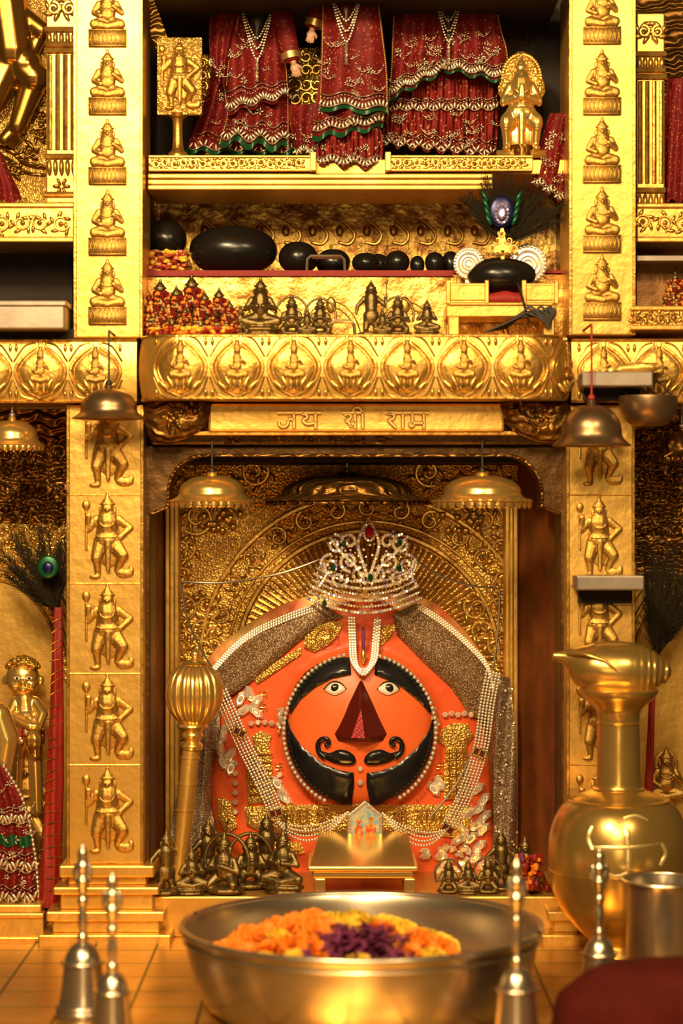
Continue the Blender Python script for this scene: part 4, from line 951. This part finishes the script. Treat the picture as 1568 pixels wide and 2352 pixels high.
def sleeve(d,a,b,r):
    m=MB(); m.cap(a,b,r*1.25,r,14); ob('sleeve',fuse(m,.004),redcl,d,auto=False); m=MB()
    q=(Vector(b)-Vector(a)).normalized(); m.tube([Vector(b)-q*.006,Vector(b)+q*.010],r*1.1,16); ob('gold_cuff',m,goldth,d)
sleeve(d1,P(645,20,.14),P(668,128,.13),.022); sleeve(d2,P(742,-10,.10),P(722,52,.10),.020)
h=link('hand',me_h,d1,P(672,136,.122),(.075,.075,.075)); h.rotation_euler=(0,pi-.25,0)
h=link('hand',me_h,d2,P(718,60,.095),(.07,.07,.07)); h.rotation_euler=(0,pi+.2,0)
S=drape([(1262,260),(1240,330),(1228,380),(1222,420)],[(1320,260),(1310,350),(1305,420),(1300,470)],.12,3,.008)
t=T('hanging_veil',P(1265,470,.12),'red embroidered cloth hanging at the right edge beside the pillar','cloth')
o=ob('cloth',sheet(S),redcl,t,auto=False); m=MB(); embroid(S,.9,-.006,0,1,12,.006,m); florals(S,m,8,-.004,.2,.8,3); ob('embroidery',m,silvth,o)
t=T('filigree_screen',P(700,300,.33),'gold filigree halo panel between the left and middle dressed deities','panel')
m=MB().pbox(640,746,110,352,.33,.34); ob('sheet',m,goldh,t,smooth=False)
m=MB(); [m.scroll(P(655+(k%4)*24,130+(k//4)*32,.327),.016,R.random()*6,1.3,1,.0032) for k in range(24)]; ob('scrolls',m,goldr,t)
t=T('filigree_screen',P(480,260,.3),'gold filigree strip right of the kneeling figure plaque','panel')
m=MB().pbox(452,512,125,262,.28,.29); m.box(X(470,.28),X(490,.28),.28,.29,zL,Z(262,.28)); ob('sheet',m,goldh,t,smooth=False)
m=MB(); [m.scroll(P(465+(k%2)*26,145+(k//2)*26,.277),.013,R.random()*6,1.3,1,.0028) for k in range(10)]; ob('scrolls',m,goldr,t)
t=T('figure_plaque',(X(410,.16),.17,zL),'square gold plaque of a kneeling figure raised on a gold post at left','plaque')
m=MB().pbox(360,464,85,264,.12,.135); ob('plate',m,goldh,t,bevel=.004,smooth=False)
link('kneeling_relief',mesh_from('kr',mace_f,goldr),t,(X(412,.12),.118,Z(252,.12)),(.15,.11,.165))
m=MB(); m.plathe(408,.14,[(24,262),(20,270),(12,280),(13,340),(22,352),(24,368)],20); ob('post',m,goldr,t)
t=T('praying_statue',(X(1196,.1),.1,zL),'gold praying statue with halo standing right of the dressed deities','statue')
m=MB(); head(m,.83,1.35)
m.cap((0,0,.70),(0,0,.54),.18,.17); m.ell((0,-.03,.44),(.25,.15,.12)); m.ell((0,.02,.24),(.26,.09,.22)); m.cap((0,-.12,.42),(0,-.12,.12),.07,.05)
for q in(-1,1):
    m.cap((q*.18,0,.70),(q*.28,-.03,.56),.065,.056); m.cap((q*.28,-.03,.56),(q*.02,-.19,.60),.05,.042); m.cap((q*.018,-.20,.6),(q*.012,-.20,.71),.034,.018)
    m.cap((q*.10,0,.42),(q*.24,-.10,.34),.12,.10); m.cap((q*.24,-.10,.34),(q*.22,-.04,.12),.085,.06); m.ell((q*.23,-.09,.09),(.07,.1,.035))
f=fuse(m,.011); f.box(-.38,.38,-.1,.08,0,.07)
for zz,rr in((.68,.10),(.62,.13)): f.tube([(rr*math.cos(a),-.17-.02*math.sin(a),zz-.05*math.sin(a)) for a in [pi*i/10 for i in range(11)]],.010,5)
hh=.235
link('body',mesh_from('praying',f,goldp),t,(X(1196,.1),.1,zL),(hh*.64,hh*.6,hh))
m=MB(); patch(m,[(1150,225),(1152,165),(1172,132),(1196,118),(1222,132),(1242,165),(1245,225)],lambda a,b:.135,.008,12,9,.006); ob('halo',m,goldh,t,auto=False)
m=MB()
for k in range(26): a=pi*k/25; m.ell(P(1197+44*math.cos(a),180-55*math.sin(a),.127),(.005,.004,.005),6,4)
ob('halo_edge',m,goldr,t)
m=MB(); m.plathe(1196,.1,[(26,335),(26,362)],16,sm=0); ob('pedestal',m,goldd,t)
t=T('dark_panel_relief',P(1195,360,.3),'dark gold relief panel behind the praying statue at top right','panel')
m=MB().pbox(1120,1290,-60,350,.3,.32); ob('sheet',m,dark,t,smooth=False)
link('seated_relief',mesh_from('dr',seat_h,goldd),t,(X(1190,.3),.297,Z(108,.3)),(.2,.14,.17))
# ---------------------------------------------------------------- left side bays
t=T('side_backdrop',P(50,465,.3),'embossed gold backdrop with dark dancing figure at top left','backdrop')
m=MB().pbox(-60,172,-60,470,.3,.33); ob('sheet',m,goldh,t,smooth=False)
m=MB(); f=lambda a,b,c,d,r1,r2:m.cap(P(a,b,.27),P(c,d,.26),r1,r2)
f(10,-40,30,120,.055,.05); f(30,130,80,180,.045,.038); f(80,180,40,290,.036,.022); f(30,120,-20,230,.045,.04); f(40,30,95,70,.03,.024); f(95,70,70,130,.022,.016); f(20,120,60,150,.04,.04)
f(40,290,10,320,.02,.016)
for k in range(9): m.ell(P(15+R.uniform(-16,30),315+R.uniform(-24,30),.28),.014)
ob('figure_relief',fuse(m,.004),goldf,t,auto=False)
m=MB()
m.tube([P(v.x,v.y,.296) for v in cat([(-10,330),(30,350),(60,375),(105,385)],6)],.006,6); m.tube([P(v.x,v.y,.296) for v in cat([(-10,350),(30,372),(60,396),(105,402)],6)],.004,6)
for k in range(10): m.scroll(P(60+R.uniform(-30,40),30+k*40,.296),.018,R.random()*6,1.2,1,.0035)
for k in range(20): a=2*pi*k/20;m.tube([P(30,40,.296),P(30+46*math.cos(a),40+46*math.sin(a),.296)],.0025,4)
ob('scroll_relief',m,goldd,t)
def pilaster(x0,x1,p0,p1,Y,lab,flutes=4):
    t=T('pilaster',P((x0+x1)/2,p1,Y),lab,'pilaster')
    xc=(x0+x1)/2;w=(x1-x0)/2
    m=MB().pbox(x0,x1,p0,p1,Y,Y+.06); ob('shaft',m,gold,t,bevel=.003,smooth=False)
    m=MB()
    for k in range(flutes):
        x=x0+w*2*(k+.5)/flutes; m.tube([P(x,p0+(p1-p0)*.3,Y),P(x,p1-(p1-p0)*.25,Y)],w*.17*sc(Y),8)
    for py,e in((p0+(p1-p0)*.28,1.12),(p0+(p1-p0)*.25,1.05),(p1-(p1-p0)*.22,1.05),(p1-(p1-p0)*.04,1.12),(p0+(p1-p0)*.18,1.1)):
        m.tube([P(xc-w*e,py,Y-.004),P(xc+w*e,py,Y-.004)],.007,8)
    ob('flutes',m,goldr,t)
    m=MB()
    for k in range(5): m.leaf(P(x0+w*2*(k+.5)/5,p0+(p1-p0)*.22,Y-.006),pi/2,.017,.006,.006); m.leaf(P(x0+w*2*(k+.5)/5,p1-(p1-p0)*.17,Y-.006),pi/2,.02,.006,.006)
    for q in(-1,1): m.scroll(P(xc+q*w*.5,p0+(p1-p0)*.08,Y-.006),w*.42*sc(Y),pi/2,1.5,q,.004)
    for k in range(6): a=2*pi*k/6; m.leaf(P(xc+12*math.cos(a),p1-(p1-p0)*.08+12*math.sin(a),Y-.006),-a,.009,.004,.004)
    ob('capital_leaves',m,goldr,t)
pilaster(106,176,-20,466,.12,'fluted gold pilaster left of the bright upper pillar')
pilaster(1462,1526,30,552,.1,'fluted gold pilaster with capital right of the right upper pillar')
def ledge(x0,x1,p0,p1,Y,lab,y1=.3,vine=True,name='side_ledge'):
    t=T(name,P((x0+x1)/2,p1,Y),lab,'ledge')
    m=MB().pbox(x0,x1,p0+10,p1-10,Y,y1); m.pbox(x0,x1,p0,p0+11,Y-.008,y1); m.pbox(x0,x1,p1-12,p1,Y-.008,y1); ob('board',m,gold,t,bevel=.003,smooth=False)
    if vine:
        m=MB(); x=x0+16;i=0;r=(p1-p0)*.23
        while x<x1: m.scroll(P(x,(p0+p1)/2,Y-.003),r*sc(Y),R.random()*6,1.2,1 if i%2 else -1,.0032); x+=r*2.2;i+=1
        ob('vine_relief',m,goldr,t)
ledge(-60,170,465,556,.04,'wide gold ledge with vine relief at left beside the upper pillar')
ledge(1462,1640,466,556,.06,'gold ledge at right below the right pilaster')
ledge(1448,1640,702,758,-.02,'lower gold ledge at right beside the right upper pillar',.2)
m=MB().pbox(1462,1640,586,600,.05,.3); ob('side_shelf',m,steeld,None,False,.002,'thin pale metal shelf between two gold ledges at right','shelf')
t=T('metal_box',P(75,756,-.05),'long brushed steel box on the left ledge beside the pillar','box')
m=MB().pbox(-60,148,700,756,-.1,.08); ob('box_body',m,steeld,t,bevel=.004,smooth=False)
m=MB().pbox(-60,152,690,703,-.105,.085); ob('lid',m,steeld,t,bevel=.003,smooth=False)
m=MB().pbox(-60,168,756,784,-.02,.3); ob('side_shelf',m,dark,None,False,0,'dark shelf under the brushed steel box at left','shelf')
m=MB().pbox(-60,166,556,758,.25,.3); ob('recess_panel',m,dark,None,False,0,'dark sheet standing in for the shaded void above the steel box','panel')  # open void here; its shade is put into the sheet colour
m=MB().pbox(1462,1640,596,706,.15,.3); ob('recess_panel',m,M('brown_panel',(.20,.08,.02),.5,.45,'noise',40,.5,.005,(.35,.17,.04),20,.4),None,False,0,'brown gold panel behind the flowered idol at right','panel')
link('garlanded_idol',me_gi,None,(X(1550,.04),.04,Z(702,-.02)),.085,0,label='flower decked idol on the lower right ledge at the edge',cat_='idol')
S=drape([(1532,180),(1525,280),(1522,380),(1520,462)],[(1640,180),(1640,280),(1640,380),(1640,462)],.14,4,.01)
ob('hanging_cloth',sheet(S),redcl,None,auto=False,label='dark red pleated cloth behind the right pilaster',cat_='cloth')
m=MB().pbox(1450,1640,-60,470,.28,.33); ob('side_backdrop',m,goldd,None,False,0,'dark gold backdrop at top right behind the pilaster','backdrop')
S=drape([(-60,330),(-60,380),(-60,420),(-60,464)],[(5,350),(20,390),(40,430),(52,464)],.16,3,.01)
ob('hanging_cloth',sheet(S),redcl,None,auto=False,label='small red cloth corner on the left ledge at the edge',cat_='cloth')
for x0,x1,l,xc in((-60,155,'embossed gold bay backdrop left of the lower left pillar',-20),(1455,1640,'embossed gold bay backdrop right of the lower right pillar',1610)):
    t=T('bay_backdrop',P((x0+x1)/2,2120,.3),l,'backdrop')
    m=MB().pbox(x0,x1,920,2140,.3,.33); ob('sheet',m,gold,t,smooth=False)
    m=MB()
    for r,w in((215,.010),(190,.006),(170,.004)):
        m.tube([P(xc+r*.95*math.cos(a),1560-r*1.35*math.sin(a),.296) for a in [pi*i/30 for i in range(31)]],w,6)
    for k in range(40):
        a=pi*k/39; m.ell(P(xc+180*.95*math.cos(a),1560-180*1.35*math.sin(a),.294),.005,6,4)
    for k in range(26):
        px=R.uniform(x0+60 if x0<0 else x0,x1-10 if x0<0 else 1570); m.scroll(P(px,R.uniform(1200,1290),.295),.026,R.random()*6,1.4,R.choice([1,-1]),.005)
    ob('arch_relief',m,goldr,t)
m=MB().pbox(-60,150,940,1200,.285,.297)
ob('valance_panel',m,goldd,None,False,0,'dark vine panel under the left lotus band','panel')  # darker gold than the bay sheet behind it
m=MB().pbox(1462,1640,940,1330,.285,.297); ob('valance_panel',m,goldd,None,False,0,'dark vine panel under the right lotus band','panel')  # same darker gold as the left panel
m=MB(); [m.scroll(P(15+(k%4)*40,1040+(k//4)*42,.282),.024,R.random()*6,1.5,R.choice([1,-1]),.005) for k in range(16)]
ob('vine_ornament',m,goldd,None,label='dark gold scrolling vines beside the top of the left pillar',cat_='ornament')
m=MB(); [m.scroll(P(1480+(k%3)*36,1010+(k//3)*42,.282),.024,R.random()*6,1.5,R.choice([1,-1]),.005) for k in range(21)]
ob('vine_ornament',m,goldd,None,label='dark gold scrolling vines beside the top of the lower right pillar',cat_='ornament')
# child statue
t=T('child_statue',P(60,1720,.2),'small shiny gold child statue with curly hair and red bead skirt at left','statue')
m=MB(); Y=.2
m.ell(P(52,1556,Y),(.040,.036,.044),20,14); m.ell(P(33,1572,Y-.02),(.014,.014,.014)); m.ell(P(71,1572,Y-.02),(.014,.014,.014)); m.ell(P(53,1568,Y-.036),(.006,.008,.008)); m.ell(P(53,1584,Y-.03),(.010,.008,.005))
for q in(-1,1): m.ell(P(53+q*41,1562,Y),(.008,.007,.012))
m.cap(P(56,1598,Y),P(60,1650,Y),.020,.030); m.ell(P(60,1660,Y-.008),(.035,.03,.036))
m.cap(P(36,1612,Y),P(22,1645,Y-.02),.014,.013); m.cap(P(22,1645,Y-.02),P(70,1668,Y-.045),.013,.011); m.ell(P(78,1668,Y-.045),(.014,.009,.009))
m.cap(P(80,1612,Y),P(98,1640,Y-.02),.014,.013); m.cap(P(98,1640,Y-.02),P(86,1672,Y-.04),.013,.011)
m.cap(P(45,1690,Y),P(38,1730,Y-.01),.024,.018);m.cap(P(75,1690,Y),P(80,1730,Y-.01),.024,.018); m.cap(P(38,1730,Y),P(34,1860,Y+.02),.018,.016);m.cap(P(80,1730,Y),P(84,1860,Y+.02),.018,.016)
ob('body',fuse(m,.0025),goldp,t,auto=False)
m=MB()
for k in range(110):
    a=R.uniform(.35,pi-.35);b=R.uniform(-.9,.9); c=P(52,1554,Y); z_=math.sin(a)*math.cos(b)
    if z_<.45: continue
    m.ell(c+Vector((.041*math.cos(a),-.036*math.sin(b),.044*z_+.003)),.0065,8,6)
ob('hair_curls',m,goldr,t)
for q in(-1,1):
    m=MB(); m.ell(P(53+q*14,1558,Y-.035),(.008,.004,.0045),10,6); e=ob('eye',m,white,t)
    m=MB(); m.ell(P(53+q*14,1558,Y-.0385),(.0035,.002,.0035),8,6); ob('pupil',m,black,e)
m=MB()
for k in range(80): m.mi=R.choice([0,0,1]); a=R.uniform(0,pi); m.ell(P(60+38*math.cos(a),1690+R.uniform(-14,16),Y-.035*math.sin(a)),.006,6,4)
ob('bead_skirt',m,[redst,silvth],t)
m=MB(); m.plathe(78,Y-.05,[(4,1672),(12,1680),(20,1696),(16,1714),(4,1722)],20,lambda a,t:1+.08*math.sin(8*a)); ob('held_pot',m,goldr,t)
link('attendant_relief',mesh_from('ar',mace_f,goldr),None,P(60,1990,.24),(.2,.15,.28),0,label='standing gold attendant figure below the child statue',cat_='statue')
link('attendant_relief',mesh_from('ar2',seat_h,goldr),None,P(1530,1880,.28),(.16,.1,.17),0,label='embossed seated figure on the right bay behind the brass pot',cat_='relief')
m=MB(); m.cap(P(-5,1640,.1),P(14,1700,.1),.03,.034); m.cap(P(14,1700,.1),P(0,1790,.1),.034,.03); ob('statue_fragment',fuse(m,.004),goldp,None,auto=False,label='polished gold elbow of a statue at the left edge',cat_='statue')
t=T('peacock_fan',P(120,2080,.08),'peacock feather fan with long red wrapped handle beside the left pillar','fan')
m=MB(); m.tube([P(a,b,.08) for a,b in((134,1395),(132,1500),(130,1650),(126,1800),(118,1950),(112,2080))],[.010,.013,.017,.021,.025,.03],16)
ob('red_handle',m,redst,t)
m=MB()
for k in range(26):
    y=1420+k*25+R.uniform(-5,5); r=(10+(y-1395)/690*20)*1.03; c=132-(y-1395)/690*20; s_=R.uniform(2,9); m.tube([P(c-r,y+s_,.07),P(c,y-2,.08-r*sc(0)*1.1),P(c+r,y-s_,.07)],.0013,5)
ob('gold_cord',m,goldr,t)
ob('barbs',feathers(132,1410,235,1.35,2.5,26,.09,(.5,1.0),36,.22),feath,t,smooth=False)
m=MB(); m.ell(P(110,1302,.03),(.024,.005,.027),20,8); ob('green_eye',m,fegreen,t)
m=MB(); m.ell(P(110,1304,.026),(.013,.005,.014),20,8); ob('blue_eye',m,feblue,t)
t=T('dark_feather_plume',P(1500,1500,.05),'dark feather plume right of the lower right pillar','feathers')
ob('barbs',feathers(1500,1520,300,.95,1.65,24,.12,(.6,1.0),44,.2),feath,t,smooth=False)
m=MB().tube([P(1500,1520,.12),P(1490,1800,.14),P(1485,2080,.16)],[.006,.01,.014],10); ob('red_handle',m,redst,t)
S=drape([(-60,1750),(-60,1850),(-60,1950),(-60,2075)],[(10,1760),(55,1840),(82,1960),(92,2072)],.06,4,.012)
t=T('skirted_deity',P(20,2078,.06),'red and silver embroidered skirt of a statue cut by the left edge','deity statue')
o=ob('skirt',sheet(S),redcl,t,auto=False); m=MB()
for v_ in(.95,.75,.45): embroid(S,v_,-.006,0,1,20,.008,m)
florals(S,m,24,-.004,.1,.9,5)
m.beads([S(.98,v/40,-.004) for v in range(41)],.006,.011); ob('embroidery',m,silvth,o,auto=False)
ob('green_band',sheet(S,.56,.63,-.004,40,2),green,o,auto=False)
ledge(-60,100,2098,2165,-.03,'gold step at the foot of the left bay beside the pillar base',-.001,False,'bay_step')
m=MB().box(X(-60,.0),X(95,.0),.0,.3,Zf,Z(2078,.0)); ob('bay_plinth',m,gold,None,False,.004,'gold plinth under the red skirt at lower left','plinth')
m=MB().box(X(1462,.02),X(1640,.02),.02,.3,Zf,Z(2090,.02)); ob('bay_plinth',m,gold,None,False,.004,'gold plinth at lower right behind the brass pot','plinth')
# ---------------------------------------------------------------- brass pot with conch
Yp=-.2
def fz(Y): return 1176+.98/sc(Y)
bt=fz(Yp)
t=T('brass_water_pot',(X(1418,Yp),Yp,Zf),'large polished brass pot with tall neck at right in front of the pillar','pot')
m=MB(); m.plathe(1420,Yp,[(70,bt),(80,bt-10),(68,bt-26),(66,bt-36),(102,2124),(138,2078),(157,2014),(161,1955),(153,1896),(128,1848),(88,1824),(58,1812),(51,1795),(49,1700),(49,1640),(62,1620),(84,1600),(92,1584),(80,1580)],64); ob('pot_body',m,brass,t)
m=MB()
for py,r in((1838,118),(1812,60),(1660,50),(1995,160)): m.plathe(1420,Yp,[(r-4,py-4),(r+1.5,py),(r-4,py+4)],48)
ob('rings',m,brass,t)
m=MB()
def onpot(dx,dy,o=.0005):
    yy=1925+dy; pr=[(1824,88),(1848,128),(1896,153),(1955,161),(2014,157),(2078,138)]
    r=pr[-1][1]
    for (a,b),(c,d) in zip(pr,pr[1:]):
        if a<=yy<=c: r=b+(d-b)*(yy-a)/(c-a)
    r=r*sc(Yp)+o; th=math.asin(max(-1,min(1,dx*sc(Yp)/r))); return Vector((X(1420,Yp)+r*math.sin(th),Yp-r*math.cos(th),Z(yy,Yp)))
for pts in([(-4,-60),(0,-28),(2,0),(2,28),(0,56)],[(-74,4),(-36,2),(2,0),(40,-4),(76,-8)],[(-4,-60),(22,-66),(48,-56)],[(0,56),(-24,62),(-50,52)],[(-74,4),(-82,-20),(-72,-44)],[(76,-8),(86,16),(74,40)]):
    c=cat(pts,6); N=len(c); m.tube([onpot(v.x,v.y) for v in c],[.0075*(1-.35*i/N) for i in range(N)],8,flat=.22)
ob('emblem',m,M('brass_pale',(.88,.64,.26),.8,.32),t)
t=T('brass_conch',P(1410,1590,Yp),'brass conch shell lying across the mouth of the large pot','conch')
xs=[1268,1288,1308,1326,1346,1370,1400,1435,1465,1486,1500,1512,1522,1532,1540]; rs=[8,14,24,40,54,62,66,67,62,53,45,36,29,24,8]; zs=[1506,1508,1512,1520,1528,1534,1538,1540,1540,1541,1541,1542,1543,1544,1545]
c=cat([(a,b,d) for a,b,d in zip(xs,zs,rs)],4); m=MB(); m.tube([P(q.x,q.y,Yp) for q in c],[max(.001,q.z*sc(Yp)*(1+(.05*math.sin(q.x*.42) if q.x>1450 else 0))) for q in c],32); ob('shell',m,brass,t,auto=False)
m=MB(); m.tube([P(1300,1502,Yp-.02),P(1340,1502,Yp-.050),P(1390,1518,Yp-.062),P(1430,1556,Yp-.062)],[.002,.004,.004,.002],10); ob('lip',m,brass,t)
# ---------------------------------------------------------------- foreground : bowl
Yw=-.70; cx=X(830,Yw)
zr=Z(2125,Yw)
bw=T('steel_bowl',(cx,Yw,Zf),'large round steel bowl of flowers on the tiled floor in front','bowl')
dz=zr-Zf
m=MB(); pr_=[(.26,0),(.295,.004),(.322,dz*.25),(.340,dz*.6),(.348,dz*.9),(.353,dz)]
inn=[(.348,dz),(.342,dz*.90),(.332,dz*.62),(.312,dz*.28),(.275,.014),(.0005,.010)]
pts=[(q.x,q.y) for q in cat(pr_,4)]+[(q.x,q.y) for q in cat(inn,4)]
m.lathe(pts,(cx,Yw,Zf),96); ob('bowl_body',m,steel,bw)
m=MB(); m.tube([(cx+.354*math.cos(a),Yw+.354*math.sin(a),zr) for a in [2*pi*i/96 for i in range(96)]],.007,10,True); m.tube([(cx+.351*math.cos(a),Yw+.351*math.sin(a),zr-.022) for a in [2*pi*i/96 for i in range(96)]],.003,8,True); ob('rim',m,steel,bw)
fc=(cx-.045,Yw)
HR=.29
def hz(r): return Zf+.03+(dz*.93-.03)*(1-(min(r,HR)/HR)**2.6)
m=MB()
m.lathe([(.262,.022),(.25,.05),(.22,dz*.42),(.15,dz*.68),(.07,dz*.78),(.001,dz*.79)],(fc[0],fc[1],Zf),40,lambda a,t:1+.02*math.sin(7*a))
for k_ in range(900):
    a=R.uniform(0,2*pi);r=.25*math.sqrt(R.random()); x=r*math.cos(a);y=r*math.sin(a); z=hz(r)-.012; m.mi=R.choice([0,0,1,2]); an=R.random()*6; w=.012
    q=Vector((fc[0]+x,fc[1]+y,z)); d=Vector((math.cos(an),math.sin(an),R.uniform(-.5,.8)))*w; e=Vector((-math.sin(an),math.cos(an),R.uniform(-.4,.4)))*w*.5
    m.add([q-d-e,q+d-e*.4,q+d+e*.4,q-d+e],[(0,1,2,3)])
ob('loose_petals',m,[mor,mye,mpu],None,label='heap of loose orange petals filling the bottom of the steel bowl',cat_='petals',kind='stuff')
def marigold(mt):
    m=MB()
    for ring in range(5):
        n=11-ring; rr=.036*(1-ring*.15); el=.05+ring*.32
        for i in range(n):
            a=2*pi*(i+ring*.5)/n+R.uniform(-.12,.12); er=Vector((math.cos(a),math.sin(a),0)); et=Vector((-math.sin(a),math.cos(a),0)); up=Vector((0,0,1))
            b=er*.004; mid=er*rr*.65*math.cos(el)+up*(rr*.8*math.sin(el)+.002); tip=er*rr*math.cos(el)*R.uniform(.92,1.1)+up*(rr*math.sin(el)+R.uniform(-.005,.005)); w=rr*.40
            m.add([b-et*w*.3,b+et*w*.3,mid+et*w,mid-et*w,tip+et*w*.8+up*.004,tip-et*w*.8-up*.003,tip+er*.003+up*.004],[(0,1,2,3),(3,2,4,6,5)])
    return mesh_from('marigold_petals',m,mt,smooth=False)
mo,my=marigold(mor),marigold(mye)
me_ca=mesh_from('calyx',MB().lathe([(.003,-.016),(.007,-.012),(.008,-.004),(.006,.002)],(0,0,0),10),M('calyx_green',(.05,.09,.02),0,.6))
placed=[]
for k_ in range(1800):
    a=R.uniform(0,2*pi);r=.268*math.sqrt(R.random()); x=r*math.cos(a);y=r*math.sin(a)
    if math.hypot(x-.045,y)>.278: continue
    if any(math.hypot(x-p[0],y-p[1])<.040 for p in placed): continue
    if -.04<x<.13 and -.18<y<-.02: continue
    placed.append((x,y))
    z=hz(r)
    yel=(noise.noise(Vector((x*9,y*9,3.3)))>-.02)
    col='yellow' if yel else 'orange'
    t=T('marigold',(fc[0]+x,fc[1]+y,z),col+' marigold flower head heaped in the steel bowl','flower',col+' marigolds in the steel bowl',R.random()*6)
    t.rotation_euler=(R.uniform(-.4,.5)+.4,R.uniform(-.5,.5),R.random()*.8); s=R.uniform(.85,1.15); t.scale=(s,s,s)
    for n_,me in(('petals',my if yel else mo),('calyx',me_ca)):
        o=bpy.data.objects.new(n_,me); C.objects.link(o); o.parent=t
m=MB()
for k_ in range(620):
    x=R.gauss(.045,.055);y=R.gauss(-.10,.055)
    if abs(x-.045)>.12 or abs(y+.10)>.09: continue
    r=math.hypot(x,y); z=hz(r)+R.uniform(-.008,.022); a=R.random()*6; w=R.uniform(.010,.019)
    q=Vector((fc[0]+x,fc[1]+y,z)); d=Vector((math.cos(a),math.sin(a),R.uniform(-.3,.9)))*w; e=Vector((-math.sin(a),math.cos(a),R.uniform(-.4,.4)))*w*.45
    m.add([q-d*.5-e*.4,q+e*-1,q+d,q+e,q-d*.5+e*.4],[(0,1,2,3,4)])
ob('purple_petals',m,mpu,None,smooth=False,auto=False,label='pile of purple flower petals at the centre of the steel bowl',cat_='petals',kind='stuff')
def bell(px,D,top,lab,wb=62):
    Y=D-5; b=fz(Y); H=b-top; bh=H*.42
    t=T('handbell',(X(px,Y),Y,Zf),lab,'bell','steel handbells in the foreground')
    m=MB(); y0=b-2
    m.plathe(px,Y,[(wb,y0),(wb*.98,y0-8),(wb*.84,y0-bh*.25),(wb*.74,y0-bh*.55),(wb*.66,y0-bh*.78),(wb*.42,y0-bh*.94),(wb*.14,y0-bh)],40); ob('bell_body',m,steel,t)
    m=MB()
    for u in(.06,.12,.72): m.plathe(px,Y,[(wb*(1.0-.3*u),y0-bh*u-4),(wb*(1.04-.3*u),y0-bh*u),(wb*(1.0-.3*u),y0-bh*u+4)],40)
    ob('bell_rings',m,steel,t)
    m=MB(); h0=y0-bh; HH=h0-top
    m.plathe(px,Y,[(9,h0+4),(14,h0-HH*.05),(8,h0-HH*.1),(11,h0-HH*.2),(9,h0-HH*.35),(13,h0-HH*.42),(8,h0-HH*.47),(14,h0-HH*.56),(18,h0-HH*.62),(10,h0-HH*.68),(17,h0-HH*.76),(11,h0-HH*.82),(12,h0-HH*.9),(4,h0-HH*.96),(1,top)],24)
    for q in(-1,1): m.ell(P(px+q*14,h0-HH*.7,Y),(.008,.006,.02),8,6)
    ob('handle',m,steel,t)
bell(190,4.24,1935,'steel handbell at the far left, taller of the left pair')
bell(258,4.0,2000,'steel handbell in front, right one of the left pair',54)
bell(1186,3.98,1965,'steel handbell in front of the right side of the bowl',62)
bell(1376,4.36,1945,'steel handbell between the bowl and the steel tumbler',52)
Yt=-.45; b=fz(Yt)
t=T('steel_tumbler',(X(1522,Yt),Yt,Zf),'wide steel tumbler on the floor right of the brass pot','tumbler')
m=MB(); m.plathe(1522,Yt,[(78,b),(82,b-6),(84,b-80),(86,2040),(94,2022),(90,2020),(80,2045),(78,b-60),(60,b-10),(1,b-8)],56,sm=2); ob('tumbler_body',m,steel,t)
m=MB(); kk=sc(Yt); m.tube([(X(1522,Yt)+93*kk*math.cos(a),Yt+93*kk*math.sin(a),Z(2022,Yt)) for a in [2*pi*i/48 for i in range(48)]],.004,8,True); ob('rim',m,steel,t)
Yr=-1.0; b=fz(Yr)
m=MB(); m.plathe(1560,Yr,[(300,b),(292,b-50),(280,b-110),(250,2262),(200,2226),(120,2208),(1,2202)],72,lambda a,t:1+.015*math.sin(9*a)*(1-t),sm=5,sy=.5); ob('red_cushion',m,redfg,None,auto=False,label='rounded dark red cloth cushion in the bottom right corner',cat_='cushion')
# ---------------------------------------------------------------- camera, light
cam=bpy.data.cameras.new('camera'); co=bpy.data.objects.new('camera',cam); C.objects.link(co)
co.location=(0,-5,0); co.rotation_euler=(pi/2,0,0); cam.sensor_width=36; cam.sensor_fit='AUTO'; cam.lens=5000/2352*36
cam.dof.use_dof=True; cam.dof.focus_distance=5.27; cam.dof.aperture_fstop=1.7
bpy.context.scene.camera=co
w=bpy.data.worlds.new('w'); bpy.context.scene.world=w; w.use_nodes=True
w.node_tree.nodes['Background'].inputs['Color'].default_value=(1,.58,.24,1); w.node_tree.nodes['Background'].inputs['Strength'].default_value=.06
def area(n,loc,tgt,size,e,col=(1,.73,.37)):
    l=bpy.data.lights.new(n,'AREA'); l.size=size; l.energy=e; l.color=col; o=bpy.data.objects.new(n,l); C.objects.link(o); o.location=loc
    o.rotation_euler=(Vector(tgt)-Vector(loc)).to_track_quat('-Z','Y').to_euler()
area('key_lamp',(-.9,-3.3,1.95),(-.1,0,-.1),.4,140)
area('right_lamp',(1.2,-3.4,1.9),(.1,0,-.1),.35,45)
area('front_fill',(-.2,-4.6,1.7),(0,0,-.3),.8,95)  # added fill near the camera so flat gold faces look bright
area('low_fill',(.1,-4.6,-.3),(0,0,-.9),.5,9)  # added low fill for highlights on the steel bowl
